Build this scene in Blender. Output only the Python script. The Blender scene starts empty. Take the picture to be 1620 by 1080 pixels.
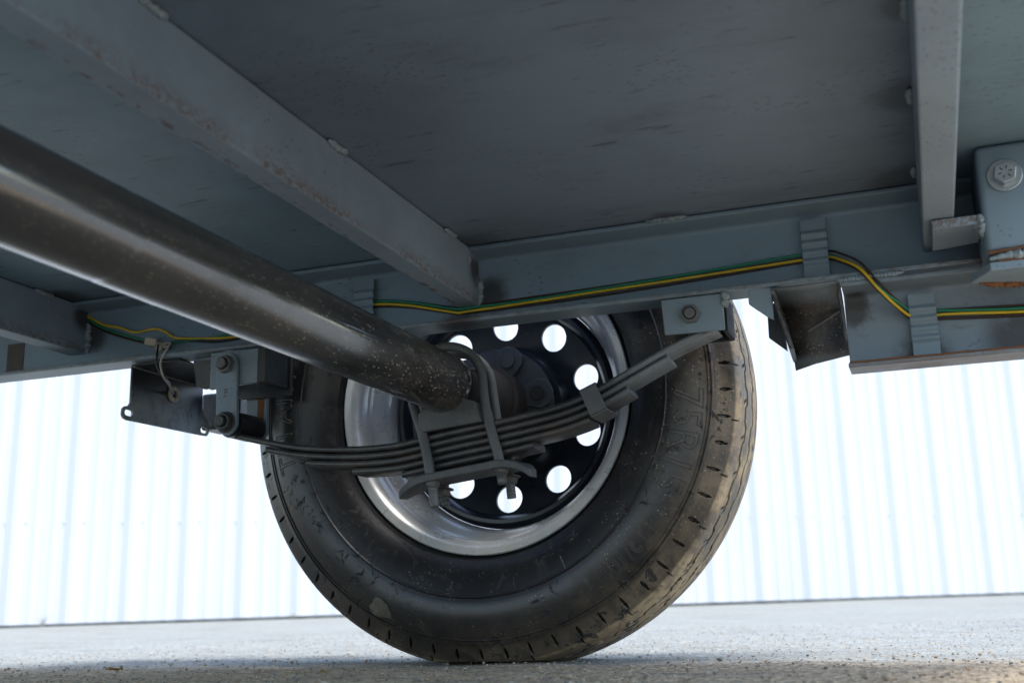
import bpy, bmesh, math, random
from mathutils import Vector, Matrix, noise

random.seed(7)
sc = bpy.context.scene
C = sc.collection
R = math.radians

# ------------------------------------------------------------------ camera
cam_d = bpy.data.cameras.new('camera')
cam = bpy.data.objects.new('camera', cam_d)
C.objects.link(cam)
rt = Vector((0.93823627, 0.34521144, -0.02327576))
up = Vector((0.10181199, -0.21116493, 0.97213358))
fw = Vector((-0.33067661, 0.91446073, 0.23326926))
m = Matrix((rt, up, -fw)).transposed().to_4x4()
m.translation = (0.5568041, -1.4076486, 0.0617281)
cam.matrix_world = m
cam_d.sensor_width = 36.0
cam_d.lens = 1786.796 / 1620 * 36.0
cam_d.clip_start = 0.02
cam_d.clip_end = 500
cam_d.dof.use_dof = True
cam_d.dof.focus_distance = 1.42
cam_d.dof.aperture_fstop = 6.3
sc.camera = cam

# ------------------------------------------------------------------ world, sun, exposure
SUN = Vector((0.36, -0.10, 0.92)).normalized()
w = bpy.data.worlds.new('World')
sc.world = w
w.use_nodes = True
nt = w.node_tree
bg = nt.nodes['Background']
sky = nt.nodes.new('ShaderNodeTexSky')
sky.sky_type = 'NISHITA'
sky.sun_disc = False
sky.sun_elevation = math.asin(SUN.z)
sky.sun_rotation = math.atan2(SUN.x, SUN.y)
sky.altitude = 100
sky.air_density = 1.0
sky.dust_density = 1.5
nt.links.new(sky.outputs[0], bg.inputs[0])
bg.inputs[1].default_value = 0.15
sd = bpy.data.lights.new('sun', 'SUN')
sd.energy = 1.25
sd.angle = R(18)
sd.color = (1.0, 0.98, 0.955)
so = bpy.data.objects.new('sun', sd)
so.rotation_euler = SUN.to_track_quat('Z', 'Y').to_euler()
C.objects.link(so)
vs = sc.view_settings
vs.view_transform = 'Standard'
vs.look = 'None'
vs.gamma = 1
vs.use_curve_mapping = False
vs.exposure = 1.85
sc.cycles.max_bounces = 10
sc.cycles.diffuse_bounces = 7
sc.cycles.glossy_bounces = 5
sc.cycles.use_denoising = True
sc.cycles.sample_clamp_indirect = 8
sc.cycles.caustics_reflective = False


# ------------------------------------------------------------------ materials
class NT:
    def __init__(s, name):
        s.m = bpy.data.materials.new(name)
        s.m.use_nodes = True
        s.t = s.m.node_tree
        s.b = s.t.nodes['Principled BSDF']
        s.co = s.t.nodes.new('ShaderNodeTexCoord').outputs['Object']

    def link(s, a, b):
        s.t.links.new(a, b)

    def noise(s, scale, detail=6, rough=0.6, stretch=None, dist=0.0):
        n = s.t.nodes.new('ShaderNodeTexNoise')
        n.inputs['Scale'].default_value = scale
        n.inputs['Detail'].default_value = detail
        n.inputs['Roughness'].default_value = rough
        n.inputs['Distortion'].default_value = dist
        if stretch:
            mp = s.t.nodes.new('ShaderNodeMapping')
            mp.inputs['Scale'].default_value = stretch
            s.link(s.co, mp.inputs[0])
            s.link(mp.outputs[0], n.inputs['Vector'])
        else:
            s.link(s.co, n.inputs['Vector'])
        return n.outputs['Fac']

    def vor(s, scale, stretch=None, rnd=1.0):
        n = s.t.nodes.new('ShaderNodeTexVoronoi')
        n.inputs['Scale'].default_value = scale
        n.inputs['Randomness'].default_value = rnd
        if stretch:
            mp = s.t.nodes.new('ShaderNodeMapping')
            mp.inputs['Scale'].default_value = stretch
            s.link(s.co, mp.inputs[0])
            s.link(mp.outputs[0], n.inputs['Vector'])
        else:
            s.link(s.co, n.inputs['Vector'])
        return n

    def ramp(s, fac, lo, hi):
        n = s.t.nodes.new('ShaderNodeMapRange')
        n.inputs['From Min'].default_value = lo
        n.inputs['From Max'].default_value = hi
        n.interpolation_type = 'SMOOTHSTEP'
        s.link(fac, n.inputs['Value'])
        return n.outputs[0]

    def math(s, op, a, b=None):
        n = s.t.nodes.new('ShaderNodeMath')
        n.operation = op
        n.use_clamp = op in ('MULTIPLY', 'ADD')
        for i, v in enumerate((a, b)):
            if v is None:
                continue
            if isinstance(v, (int, float)):
                n.inputs[i].default_value = v
            else:
                s.link(v, n.inputs[i])
        return n.outputs[0]

    def mix(s, fac, a, b):
        n = s.t.nodes.new('ShaderNodeMix')
        n.data_type = 'RGBA'
        for k, v in ((0, fac), (6, a), (7, b)):
            if isinstance(v, (int, float)):
                n.inputs[k].default_value = v
            elif isinstance(v, tuple):
                n.inputs[k].default_value = (*v, 1)
            else:
                s.link(v, n.inputs[k])
        return n.outputs[2]

    def axis(s, k):
        n = s.t.nodes.new('ShaderNodeSeparateXYZ')
        s.link(s.co, n.inputs[0])
        return n.outputs[k]

    def bump(s, h, strength, dist):
        n = s.t.nodes.new('ShaderNodeBump')
        n.inputs['Strength'].default_value = strength
        n.inputs['Distance'].default_value = dist
        s.link(h, n.inputs['Height'])
        s.link(n.outputs[0], s.b.inputs['Normal'])

    def out(s, col, rough=0.5, metal=0.0, spec=0.5):
        i = s.b.inputs
        for key, v in (('Base Color', col), ('Roughness', rough), ('Metallic', metal), ('Specular IOR Level', spec)):
            if isinstance(v, (int, float)):
                i[key].default_value = v
            elif isinstance(v, tuple):
                i[key].default_value = (*v, 1)
            else:
                s.link(v, i[key])
        return s.m


def paint(name, col, rough=0.42, rust=0.5, dirt=0.5, spec=0.5, low_z=None, streak=(1, 1, 1), smudge=0.0, soot=(), dab_x=None, soot_k=0.85):
    """grey machinery enamel with grime clouds, dark spatter, scratches and rust freckles"""
    n = NT(name)
    cloud = n.noise(3.2, 8, 0.62)
    d = n.mix(n.ramp(cloud, 0.35, 0.75), col, tuple(c * k for c, k in zip(col, (0.72, 0.69, 0.68))))
    fine = n.noise(26, 6, 0.7, streak)
    d = n.mix(n.math('MULTIPLY', n.ramp(fine, 0.55, 0.8), 0.35 * dirt), d, (0.17, 0.15, 0.135))
    # black overspray freckles
    v = n.vor(130, streak)
    spots = n.math('MULTIPLY', n.ramp(v.outputs['Distance'], 0.24, 0.13), n.ramp(n.noise(5.5, 4), 0.50, 0.60))
    d = n.mix(n.math('MULTIPLY', spots, 0.75 * dirt), d, (0.02, 0.02, 0.02))
    # scratches, long in one direction
    scr = n.noise(38, 3, 0.6, (streak[0] * 0.25, streak[1] * 1.0, streak[2] * 6))
    scm = n.math('MULTIPLY', n.ramp(scr, 0.68, 0.74), n.ramp(n.noise(7, 3), 0.5, 0.62))
    d = n.mix(n.math('MULTIPLY', scm, 0.6 * dirt), d, (0.05, 0.035, 0.03))
    rm = n.math('MULTIPLY', n.ramp(n.noise(150, 6, 0.75, streak), 0.60, 0.70), n.ramp(n.noise(5.5, 5, 0.65), 0.54, 0.70))
    if low_z:
        z = n.axis(2)
        edge = n.ramp(z, low_z[1], low_z[0])
        if len(low_z) < 3:                       # only on the upright faces
            ge = n.t.nodes.new('ShaderNodeNewGeometry')
            sx = n.t.nodes.new('ShaderNodeSeparateXYZ')
            n.link(ge.outputs['True Normal'], sx.inputs[0])
            edge = n.math('MULTIPLY', edge, n.ramp(n.math('ABSOLUTE', sx.outputs[2]), 0.97, 0.6))
            e2 = n.math('MULTIPLY', n.math('MULTIPLY', edge, n.ramp(n.noise(150, 7, 0.8, streak), 0.42, 0.58)), n.ramp(n.noise(9, 5, 0.65), 0.32, 0.54))
        else:
            e2 = n.math('MULTIPLY', edge, n.ramp(n.noise(60, 6, 0.7, (0.25, 1, 1)), 0.34, 0.56))
        rm = n.math('MAXIMUM', rm, e2)
    if smudge:
        s1 = n.math('MULTIPLY', n.ramp(n.noise(10, 8, 0.72, (0.55, 1.5, 1), 0.6), 0.48, 0.70), n.ramp(n.noise(2.2, 3, 0.5), 0.40, 0.62))
        d = n.mix(n.math('MULTIPLY', s1, 0.65 * smudge), d, (0.045, 0.043, 0.044))
        s2 = n.math('MULTIPLY', n.ramp(n.noise(75, 4, 0.6, (0.25, 1.5, 1)), 0.62, 0.655), n.ramp(n.noise(9, 5, 0.65), 0.44, 0.54))
        d = n.mix(n.math('MULTIPLY', s2, 0.8 * smudge), d, (0.03, 0.028, 0.028))
        s3 = n.math('MULTIPLY', n.ramp(n.noise(48, 4, 0.6, (0.3, 1.4, 1)), 0.66, 0.72), n.ramp(n.noise(6, 4, 0.6), 0.55, 0.64))
        d = n.mix(n.math('MULTIPLY', s3, 0.7 * smudge), d, (0.13, 0.075, 0.045))
    for (cx_, cy_, cz_, r_) in soot:               # burnt paint and soot round welds
        vm = n.t.nodes.new('ShaderNodeVectorMath'); vm.operation = 'DISTANCE'
        n.link(n.co, vm.inputs[0]); vm.inputs[1].default_value = (cx_, cy_, cz_)
        k = n.math('ADD', vm.outputs['Value'], n.math('MULTIPLY', n.math('SUBTRACT', n.noise(40, 6, 0.7), 0.5), r_ * 1.6))
        d = n.mix(n.math('MULTIPLY', n.ramp(k, r_, r_ * 0.35), soot_k), d, (0.035, 0.028, 0.025))
    if dab_x is not None:
        ax = n.math('ABSOLUTE', n.math('SUBTRACT', n.axis(0), dab_x))
        m4 = n.math('MULTIPLY', n.math('MULTIPLY', n.ramp(ax, 0.009, 0.004), n.ramp(n.noise(85, 5, 0.7, (1, 0.5, 1)), 0.50, 0.60)), n.ramp(n.noise(7, 3), 0.34, 0.5))
        d = n.mix(n.math('MULTIPLY', m4, 0.8), d, (0.095, 0.058, 0.045))
    rc = n.mix(n.noise(90, 3), (0.20, 0.095, 0.035), (0.085, 0.055, 0.036))
    d = n.mix(n.math('MULTIPLY', rm, rust), d, rc)
    n.bump(n.noise(160, 4, 0.6), 0.12, 0.0008)
    return n.out(d, n.mix(fine, (rough - 0.06,) * 3, (rough + 0.2,) * 3), 0, spec)


GREY = (0.200, 0.280, 0.335)
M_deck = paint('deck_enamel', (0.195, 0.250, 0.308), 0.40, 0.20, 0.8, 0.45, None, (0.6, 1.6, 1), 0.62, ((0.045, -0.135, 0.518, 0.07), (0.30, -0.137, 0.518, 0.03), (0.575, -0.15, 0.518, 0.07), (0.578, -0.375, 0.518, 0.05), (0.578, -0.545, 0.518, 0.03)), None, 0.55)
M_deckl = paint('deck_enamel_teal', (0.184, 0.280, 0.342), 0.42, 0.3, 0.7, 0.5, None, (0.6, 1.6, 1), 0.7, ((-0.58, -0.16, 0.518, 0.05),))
M_beam = paint('beam_enamel', (0.272, 0.346, 0.408), 0.5, 0.8, 0.6, 0.4, (0.447, 0.468), (1.5, 0.7, 1.2), 0, ((0.042, -0.112, 0.49, 0.03), (0.6, -0.125, 0.447, 0.012), (-0.582, -0.11, 0.5, 0.03)), 0.0145)
M_rail = paint('rail_enamel', GREY, 0.34, 0.6, 0.6, 0.5, (0.424, 0.431), (0.6, 1, 1), 0.25, ((0.055, -0.0985, 0.46, 0.035), (-0.57, -0.0985, 0.47, 0.03), (0.65, -0.12, 0.43, 0.05), (0.02, -0.12, 0.43, 0.05)))
M_sooty = paint('sooty_gusset_enamel', (0.12, 0.12, 0.125), 0.5, 0.9, 1.0, 0.4, None, (1, 1, 1), 1.0)
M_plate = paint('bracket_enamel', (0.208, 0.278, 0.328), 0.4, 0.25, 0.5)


def mat_black_tube():
    n = NT('axle_black_enamel')
    base = n.mix(n.ramp(n.noise(9, 7, 0.65, (1, 0.5, 1)), 0.4, 0.7), (0.012, 0.011, 0.011), (0.034, 0.028, 0.024))
    y = n.axis(1)
    near = n.ramp(y, -0.80, -0.25)
    dust = n.math('MULTIPLY', n.ramp(n.noise(16, 8, 0.72, (1, 0.35, 1)), 0.46, 0.70), n.math('ADD', n.math('MULTIPLY', near, 0.6), 0.40))
    base = n.mix(n.math('MULTIPLY', dust, 0.8), base, (0.072, 0.058, 0.047))
    v = n.vor(300, (1, 0.36, 1))
    sp = n.math('MULTIPLY', n.ramp(v.outputs['Distance'], 0.34, 0.14), n.ramp(n.noise(60, 5, 0.75), 0.40, 0.56))
    sp = n.math('MULTIPLY', sp, n.math('ADD', near, 0.22))
    base = n.mix(n.math('MULTIPLY', sp, 0.85), base, (0.38, 0.32, 0.24))
    scr = n.math('MULTIPLY', n.ramp(n.noise(45, 5, 0.65, (1, 0.14, 1)), 0.60, 0.66), n.ramp(n.noise(8, 4), 0.48, 0.56))
    base = n.mix(n.math('MULTIPLY', scr, 0.6), base, (0.26, 0.25, 0.24))
    n.bump(n.noise(240, 4, 0.7), 0.10, 0.0006)
    m_ = n.out(base, n.mix(sp, (0.30,) * 3, (0.7,) * 3), 0, 0.5)
    dull = n.math('MAXIMUM', n.math('MULTIPLY', dust, 0.9), sp)
    cw = n.math('SUBTRACT', 1.0, dull)
    n.link(cw, n.b.inputs['Coat Weight'])
    n.b.inputs['Coat IOR'].default_value = 2.0
    n.link(n.mix(dust, (0.115,) * 3, (0.40,) * 3), n.b.inputs['Coat Roughness'])
    return m_


def mat_iron(name, a, b, speck=0.3, rough=0.5, bump=0.4):
    n = NT(name)
    d = n.mix(n.ramp(n.noise(22, 8, 0.7), 0.35, 0.7), a, b)
    v = n.vor(330)
    sp = n.math('MULTIPLY', n.ramp(v.outputs['Distance'], 0.28, 0.1), n.ramp(n.noise(24, 4, 0.7), 0.48, 0.62))
    d = n.mix(n.math('MULTIPLY', sp, speck), d, (0.32, 0.27, 0.20))
    n.bump(n.noise(190, 6, 0.7), bump, 0.0012)
    return n.out(d, n.mix(n.noise(40, 4), (rough - 0.1,) * 3, (rough + 0.2,) * 3), 0, 0.5)


def mat_rubber():
    n = NT('tyre_rubber')
    d = n.mix(n.ramp(n.noise(11, 6, 0.6), 0.3, 0.75), (0.0085, 0.0085, 0.0095), (0.017, 0.016, 0.0155))
    # dust: driven by radius from the hub and by patches
    y, z, x = n.axis(1), n.axis(2), n.axis(0)
    zz = n.math('SUBTRACT', z, 0.3445)
    sq = n.t.nodes.new('ShaderNodeMath'); sq.operation = 'SQRT'
    ad = n.t.nodes.new('ShaderNodeMath'); ad.operation = 'ADD'
    m1 = n.t.nodes.new('ShaderNodeMath'); m1.operation = 'MULTIPLY'
    m2 = n.t.nodes.new('ShaderNodeMath'); m2.operation = 'MULTIPLY'
    n.link(x, m1.inputs[0]); n.link(x, m1.inputs[1]); n.link(zz, m2.inputs[0]); n.link(zz, m2.inputs[1])
    n.link(m1.outputs[0], ad.inputs[0]); n.link(m2.outputs[0], ad.inputs[1]); n.link(ad.outputs[0], sq.inputs[0])
    rad = sq.outputs[0]
    # splash-up dust gathers on the lower half and the front of the tread
    tread = n.math('ADD', n.math('MULTIPLY', n.ramp(rad, 0.318, 0.328), 0.30), n.math('MULTIPLY', n.ramp(rad, 0.3445, 0.3470), 0.70))
    front = n.ramp(x, -0.05, 0.30)
    low = n.ramp(z, 0.20, 0.0)
    area = n.math('MAXIMUM', front, n.math('MULTIPLY', low, 0.55))
    patch = n.math('MULTIPLY', n.ramp(n.noise(9, 8, 0.72), 0.36, 0.58), n.ramp(n.noise(42, 6, 0.7), 0.28, 0.56))
    dust = n.math('MULTIPLY', n.math('MULTIPLY', tread, area), n.math('ADD', n.math('MULTIPLY', patch, 0.85), 0.16))
    side = n.math('MULTIPLY', n.math('MULTIPLY', n.ramp(rad, 0.25, 0.33), n.math('MULTIPLY', area, 0.20)), n.math('ADD', n.math('MULTIPLY', n.ramp(n.noise(6, 8, 0.75), 0.34, 0.62), 0.8), n.math('MULTIPLY', n.ramp(n.noise(60, 6, 0.75), 0.50, 0.66), 0.5)))
    film = n.math('MAXIMUM', dust, side)
    at = n.t.nodes.new('ShaderNodeAttribute'); at.attribute_name = 'cut'
    film = n.math('MULTIPLY', film, n.math('SUBTRACT', 1.0, n.math('MULTIPLY', at.outputs['Fac'], 0.92)))
    d = n.mix(film, d, (0.46, 0.335, 0.195))
    d = n.mix(n.math('MULTIPLY', at.outputs['Fac'], 0.8), d, (0.006, 0.006, 0.006))
    # wet-looking dark smears
    sm = n.math('MULTIPLY', n.ramp(n.noise(58, 4, 0.6, None, 1.0), 0.56, 0.62), n.ramp(n.noise(9, 3), 0.45, 0.55))
    d = n.mix(n.math('MULTIPLY', sm, 0.85), d, (0.005, 0.005, 0.006))
    # stuck sand grains
    v = n.vor(210)
    sp = n.math('MULTIPLY', n.ramp(v.outputs['Distance'], 0.22, 0.10), n.ramp(n.noise(22, 5, 0.75), 0.46, 0.6))
    sp = n.math('MULTIPLY', sp, n.math('ADD', n.math('MULTIPLY', area, 0.7), 0.22))
    d = n.mix(n.math('MULTIPLY', sp, 0.8), d, (0.42, 0.36, 0.27))
    n.bump(n.noise(210, 5, 0.65), 0.25, 0.0007)
    ro = n.mix(n.math('MAXIMUM', film, sm), n.mix(n.noise(14, 4), (0.26,) * 3, (0.40,) * 3), (0.85,) * 3)
    return n.out(d, ro, 0, 0.5)


def mat_ground():
    n = NT('gritty_asphalt')
    big = n.noise(0.9, 6, 0.6)
    a = n.mix(n.ramp(big, 0.3, 0.7), (0.205, 0.224, 0.208), (0.268, 0.288, 0.268))
    v = n.vor(170)
    rc = n.t.nodes.new('ShaderNodeSeparateColor')
    n.link(v.outputs['Color'], rc.inputs[0])
    grain = n.mix(rc.outputs[0], (0.145, 0.158, 0.146), (0.385, 0.405, 0.38))
    a = n.mix(0.65, a, grain)
    sandtoned = n.math('MULTIPLY', n.math('MULTIPLY', n.ramp(n.axis(1), 0.08, -0.14), n.ramp(n.axis(1), -0.95, -0.60)), n.ramp(n.noise(3.5, 7, 0.7), 0.15, 0.42))  # warmer, brighter tone of the shaded ground, painted in below the trailer
    a = n.mix(n.math('MULTIPLY', sandtoned, 0.92), a, n.mix(rc.outputs[0], (0.22, 0.158, 0.092), (0.72, 0.55, 0.35)))
    warm = n.math('MULTIPLY', n.ramp(rc.outputs[1], 0.8, 0.95), 0.5)
    a = n.mix(warm, a, (0.40, 0.27, 0.13))
    fine = n.noise(70, 6, 0.75)
    a = n.mix(n.math('MULTIPLY', n.ramp(fine, 0.55, 0.75), 0.35), a, (0.09, 0.085, 0.08))
    a = n.mix(n.math('MULTIPLY', n.ramp(n.noise(240, 3, 0.6), 0.55, 0.68), 0.35), a, (0.42, 0.42, 0.40))
    a = n.mix(n.math('MULTIPLY', n.ramp(n.noise(7, 8, 0.75, (0.5, 1.6, 1)), 0.46, 0.66), 0.45), a, (0.13, 0.125, 0.115))
    h = n.math('ADD', n.math('MULTIPLY', v.outputs['Distance'], 0.6), n.math('MULTIPLY', n.noise(45, 6, 0.7), 0.6))
    n.bump(h, 0.9, 0.006)
    return n.out(a, 0.92, 0, 0.25)


def mat_plain(name, col, rough=0.5, metal=0.0, var=0.15, spec=0.5, scale=40):
    n = NT(name)
    d = n.mix(n.ramp(n.noise(scale, 6, 0.65), 0.3, 0.7), tuple(c * (1 - var) for c in col), tuple(min(1, c * (1 + var)) for c in col))
    return n.out(d, n.mix(n.noise(scale * 2, 4), (max(0.05, rough - 0.08),) * 3, (min(1, rough + 0.1),) * 3), metal, spec)


def mat_rim():
    n = NT('silver_rim_enamel')
    d = n.mix(n.ramp(n.noise(16, 7, 0.65), 0.35, 0.75), (0.52, 0.535, 0.54), (0.38, 0.385, 0.38))
    low = n.ramp(n.axis(2), 0.30, 0.10)
    d = n.mix(n.math('MULTIPLY', n.math('MULTIPLY', low, 0.5), n.ramp(n.noise(20, 6, 0.6), 0.3, 0.6)), d, (0.52, 0.46, 0.35))
    sp = n.math('MULTIPLY', n.ramp(n.vor(120).outputs['Distance'], 0.15, 0.06), n.ramp(n.noise(12, 3), 0.58, 0.66))
    d = n.mix(n.math('MULTIPLY', sp, 0.8), d, (0.05, 0.04, 0.03))
    n.bump(n.noise(60, 3), 0.06, 0.0008)
    return n.out(d, n.mix(n.noise(30, 4), (0.20,) * 3, (0.38,) * 3), 0.35, 0.7)


def mat_wall():
    n = NT('white_wall_enamel')
    d = n.mix(n.ramp(n.noise(0.6, 6, 0.6), 0.3, 0.7), (0.59, 0.585, 0.585), (0.56, 0.555, 0.555))
    st = n.noise(3, 5, 0.6, (1, 1, 0.12))
    d = n.mix(n.math('MULTIPLY', n.ramp(st, 0.5, 0.8), 0.15), d, (0.52, 0.51, 0.49))
    return n.out(d, 0.42, 0, 0.5)


M_axle = mat_black_tube()


def mat_spring():
    n = NT('spring_steel_black')
    d = n.mix(n.ramp(n.noise(22, 8, 0.7), 0.35, 0.7), (0.024, 0.025, 0.027), (0.058, 0.053, 0.049))
    d = n.mix(n.math('MULTIPLY', n.ramp(n.noise(34, 5, 0.7, (0.3, 1, 1)), 0.55, 0.7), 0.6), d, (0.085, 0.055, 0.035))
    over = n.math('MULTIPLY', n.ramp(n.axis(0), 0.195, 0.265), n.ramp(n.noise(50, 6, 0.7), 0.25, 0.5))
    d = n.mix(n.math('MULTIPLY', over, 0.9), d, (0.17, 0.185, 0.20))
    v = n.vor(330)
    sp = n.math('MULTIPLY', n.ramp(v.outputs['Distance'], 0.28, 0.1), n.ramp(n.noise(24, 4, 0.7), 0.46, 0.60))
    d = n.mix(n.math('MULTIPLY', sp, 0.35), d, (0.32, 0.29, 0.24))
    n.bump(n.noise(190, 6, 0.7), 0.4, 0.0012)
    return n.out(d, n.mix(n.noise(40, 4), (0.26,) * 3, (0.5,) * 3), 0, 0.7)


M_spring = mat_spring()
M_ubolt = mat_iron('ubolt_scale_grey', (0.075, 0.079, 0.084), (0.12, 0.118, 0.116), 0.25, 0.45)
M_clamp = mat_iron('clamp_plate_scale', (0.050, 0.052, 0.055), (0.090, 0.087, 0.085), 0.3, 0.45)
M_hub = mat_iron('hub_cast_black', (0.006, 0.006, 0.006), (0.014, 0.011, 0.010), 0.05, 0.75)
M_hubgrey = mat_iron('hub_flange_grey', (0.022, 0.026, 0.029), (0.036, 0.040, 0.043), 0.05, 0.5)
M_disc = mat_plain('disc_black_gloss', (0.012, 0.0155, 0.021), 0.30, 0, 0.35, 0.45)
M_rim = mat_rim()
M_rubber = mat_rubber()
M_letter = mat_plain('dusty_rubber_ridge', (0.052, 0.047, 0.040), 0.5, 0, 0.5, 0.4, 60)
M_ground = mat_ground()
M_wall = mat_wall()
M_zinc = mat_plain('zinc_bolt', (0.42, 0.44, 0.45), 0.35, 0.9, 0.15)
M_bolt = mat_iron('dull_bolt_steel', (0.10, 0.105, 0.11), (0.17, 0.165, 0.16), 0.15, 0.42)
M_darkbolt = mat_iron('dark_bolt_steel', (0.04, 0.04, 0.042), (0.075, 0.072, 0.07), 0.3, 0.45)
def mat_dusty_black():
    n = NT('dusty_black_plate')
    d = n.mix(n.ramp(n.noise(22, 8, 0.7), 0.35, 0.7), (0.008, 0.010, 0.012), (0.022, 0.025, 0.028))
    low = n.ramp(n.axis(2), 0.395, 0.352)
    du = n.math('MULTIPLY', low, n.ramp(n.noise(60, 7, 0.75, (1, 1, 0.6)), 0.26, 0.56))
    d = n.mix(n.math('MULTIPLY', du, 0.9), d, (0.33, 0.38, 0.40))
    sp = n.math('MULTIPLY', n.ramp(n.vor(420).outputs['Distance'], 0.26, 0.1), n.ramp(n.noise(40, 4, 0.7), 0.52, 0.62))
    d = n.mix(n.math('MULTIPLY', sp, 0.6), d, (0.34, 0.34, 0.32))
    n.bump(n.noise(190, 6, 0.7), 0.25, 0.0012)
    return n.out(d, n.mix(du, (0.30,) * 3, (0.7,) * 3), 0, 0.5)


M_lamp = mat_dusty_black()
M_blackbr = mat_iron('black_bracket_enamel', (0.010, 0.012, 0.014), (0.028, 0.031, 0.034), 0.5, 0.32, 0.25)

def mat_sandy():
    n = NT('sanded_black_steel')
    d = n.mix(n.ramp(n.noise(30, 8, 0.75), 0.38, 0.66), (0.010, 0.010, 0.011), (0.060, 0.052, 0.045))
    d = n.mix(n.ramp(n.axis(2), 0.398, 0.412), d, (0.16, 0.185, 0.20))
    d = n.mix(n.math('MULTIPLY', n.ramp(n.axis(2), 0.352, 0.340), 0.8), d, (0.11, 0.13, 0.145))
    sp = n.math('MULTIPLY', n.ramp(n.vor(380, (0.6, 1, 1)).outputs['Distance'], 0.34, 0.12), n.ramp(n.noise(55, 5, 0.75), 0.46, 0.58))
    d = n.mix(n.math('MULTIPLY', sp, 0.8), d, (0.36, 0.29, 0.22))
    n.bump(n.noise(190, 6, 0.7), 0.5, 0.0015)
    return n.out(d, 0.5, 0, 0.5)


M_sandyblack = mat_sandy()
M_weld = mat_plain('weld_grey', (0.24, 0.28, 0.29), 0.45, 0, 0.25, 0.5, 160)
M_rust = mat_iron('orange_rust', (0.20, 0.075, 0.02), (0.10, 0.055, 0.035), 0.1, 0.8)
M_green = mat_plain('wire_green', (0.012, 0.20, 0.11), 0.38, 0, 0.1)
M_yellow = mat_plain('wire_yellow', (0.66, 0.44, 0.02), 0.38, 0, 0.1)
M_brown = mat_plain('wire_brown', (0.040, 0.018, 0.013), 0.4, 0, 0.1)
M_blackw = mat_plain('wire_black', (0.012, 0.012, 0.013), 0.4, 0, 0.1)
M_white = mat_plain('wire_white', (0.40, 0.37, 0.33), 0.45, 0, 0.1)
M_mauve = mat_plain('wire_sleeve_mauve', (0.22, 0.20, 0.25), 0.5, 0, 0.1)
M_conn = mat_plain('connector_cream', (0.46, 0.40, 0.30), 0.5, 0, 0.15)
M_trim = mat_plain('base_gap_dark', (0.05, 0.058, 0.048), 0.9, 0, 0.5, 0.3, 8)
M_weed = mat_plain('dry_weed', (0.34, 0.30, 0.20), 0.8, 0, 0.3)
M_leafdry = mat_plain('dry_leaf', (0.34, 0.23, 0.09), 0.8, 0, 0.3)


def mat_stone():
    n = NT('grit_stone')
    oi = n.t.nodes.new('ShaderNodeNewGeometry')
    r = oi.outputs['Random Per Island']
    cr = n.t.nodes.new('ShaderNodeValToRGB')
    e = cr.color_ramp.elements
    e[0].color = (0.13, 0.122, 0.108, 1)
    e[1].color = (0.50, 0.46, 0.39, 1)
    for p, c in ((0.3, (0.17, 0.155, 0.135, 1)), (0.55, (0.33, 0.28, 0.20, 1)), (0.75, (0.30, 0.18, 0.085, 1))):
        k = e.new(p); k.color = c
    n.link(r, cr.inputs[0])
    return n.out(cr.outputs[0], 0.85, 0, 0.3)


M_stone = mat_stone()


# ------------------------------------------------------------------ mesh helpers
def mesh(name, V, F, mat, parent=None, smooth=False, bevel=0.0, seg=2, ang=35):
    me = bpy.data.meshes.new(name)
    me.from_pydata([tuple(v) for v in V], [], F)
    bm = bmesh.new()
    bm.from_mesh(me)
    bmesh.ops.recalc_face_normals(bm, faces=bm.faces)
    bm.to_mesh(me)
    bm.free()
    if smooth:
        me.shade_smooth()
        me.set_sharp_from_angle(angle=R(ang))
    me.materials.append(mat)
    o = bpy.data.objects.new(name, me)
    C.objects.link(o)
    if parent:
        o.parent = parent
    if bevel:
        b = o.modifiers.new('bevel', 'BEVEL')
        b.width = bevel
        b.segments = seg
        b.limit_method = 'ANGLE'
        b.angle_limit = R(40)
        b.harden_normals = False
    return o


def boxg(x0, x1, y0, y1, z0, z1):
    V = [(x, y, z) for x in (x0, x1) for y in (y0, y1) for z in (z0, z1)]
    F = [(0, 1, 3, 2), (4, 6, 7, 5), (0, 4, 5, 1), (2, 3, 7, 6), (0, 2, 6, 4), (1, 5, 7, 3)]
    return V, F


def box(name, x0, x1, y0, y1, z0, z1, mat, parent=None, bevel=0.001):
    V, F = boxg(x0, x1, y0, y1, z0, z1)
    return mesh(name, V, F, mat, parent, bevel=bevel)


def prismg(poly, a, b, axis='Y'):
    """extrude a closed 2-D outline between a and b along an axis (outline is XZ for Y, YZ for X, XY for Z)"""
    n = len(poly)
    def p(u, v, t):
        return {'Y': (u, t, v), 'X': (t, u, v), 'Z': (u, v, t)}[axis]
    V = [p(u, v, a) for u, v in poly] + [p(u, v, b) for u, v in poly]
    F = [tuple(range(n)), tuple(range(2 * n - 1, n - 1, -1))]
    F += [(i, (i + 1) % n, n + (i + 1) % n, n + i) for i in range(n)]
    return V, F


def prism(name, poly, a, b, mat, parent=None, axis='Y', bevel=0.001, smooth=False):
    V, F = prismg(poly, a, b, axis)
    return mesh(name, V, F, mat, parent, bevel=bevel, smooth=smooth)


def empty(name, parent=None, loc=(0, 0, 0)):
    o = bpy.data.objects.new(name, None)
    o.empty_display_size = 0.05
    C.objects.link(o)
    o.location = loc
    if parent:
        o.parent = parent
    return o


def tag(o, label=None, cat=None, group=None, kind=None):
    for k, v in (('label', label), ('category', cat), ('group', group), ('kind', kind)):
        if v:
            o[k] = v
    return o


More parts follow.
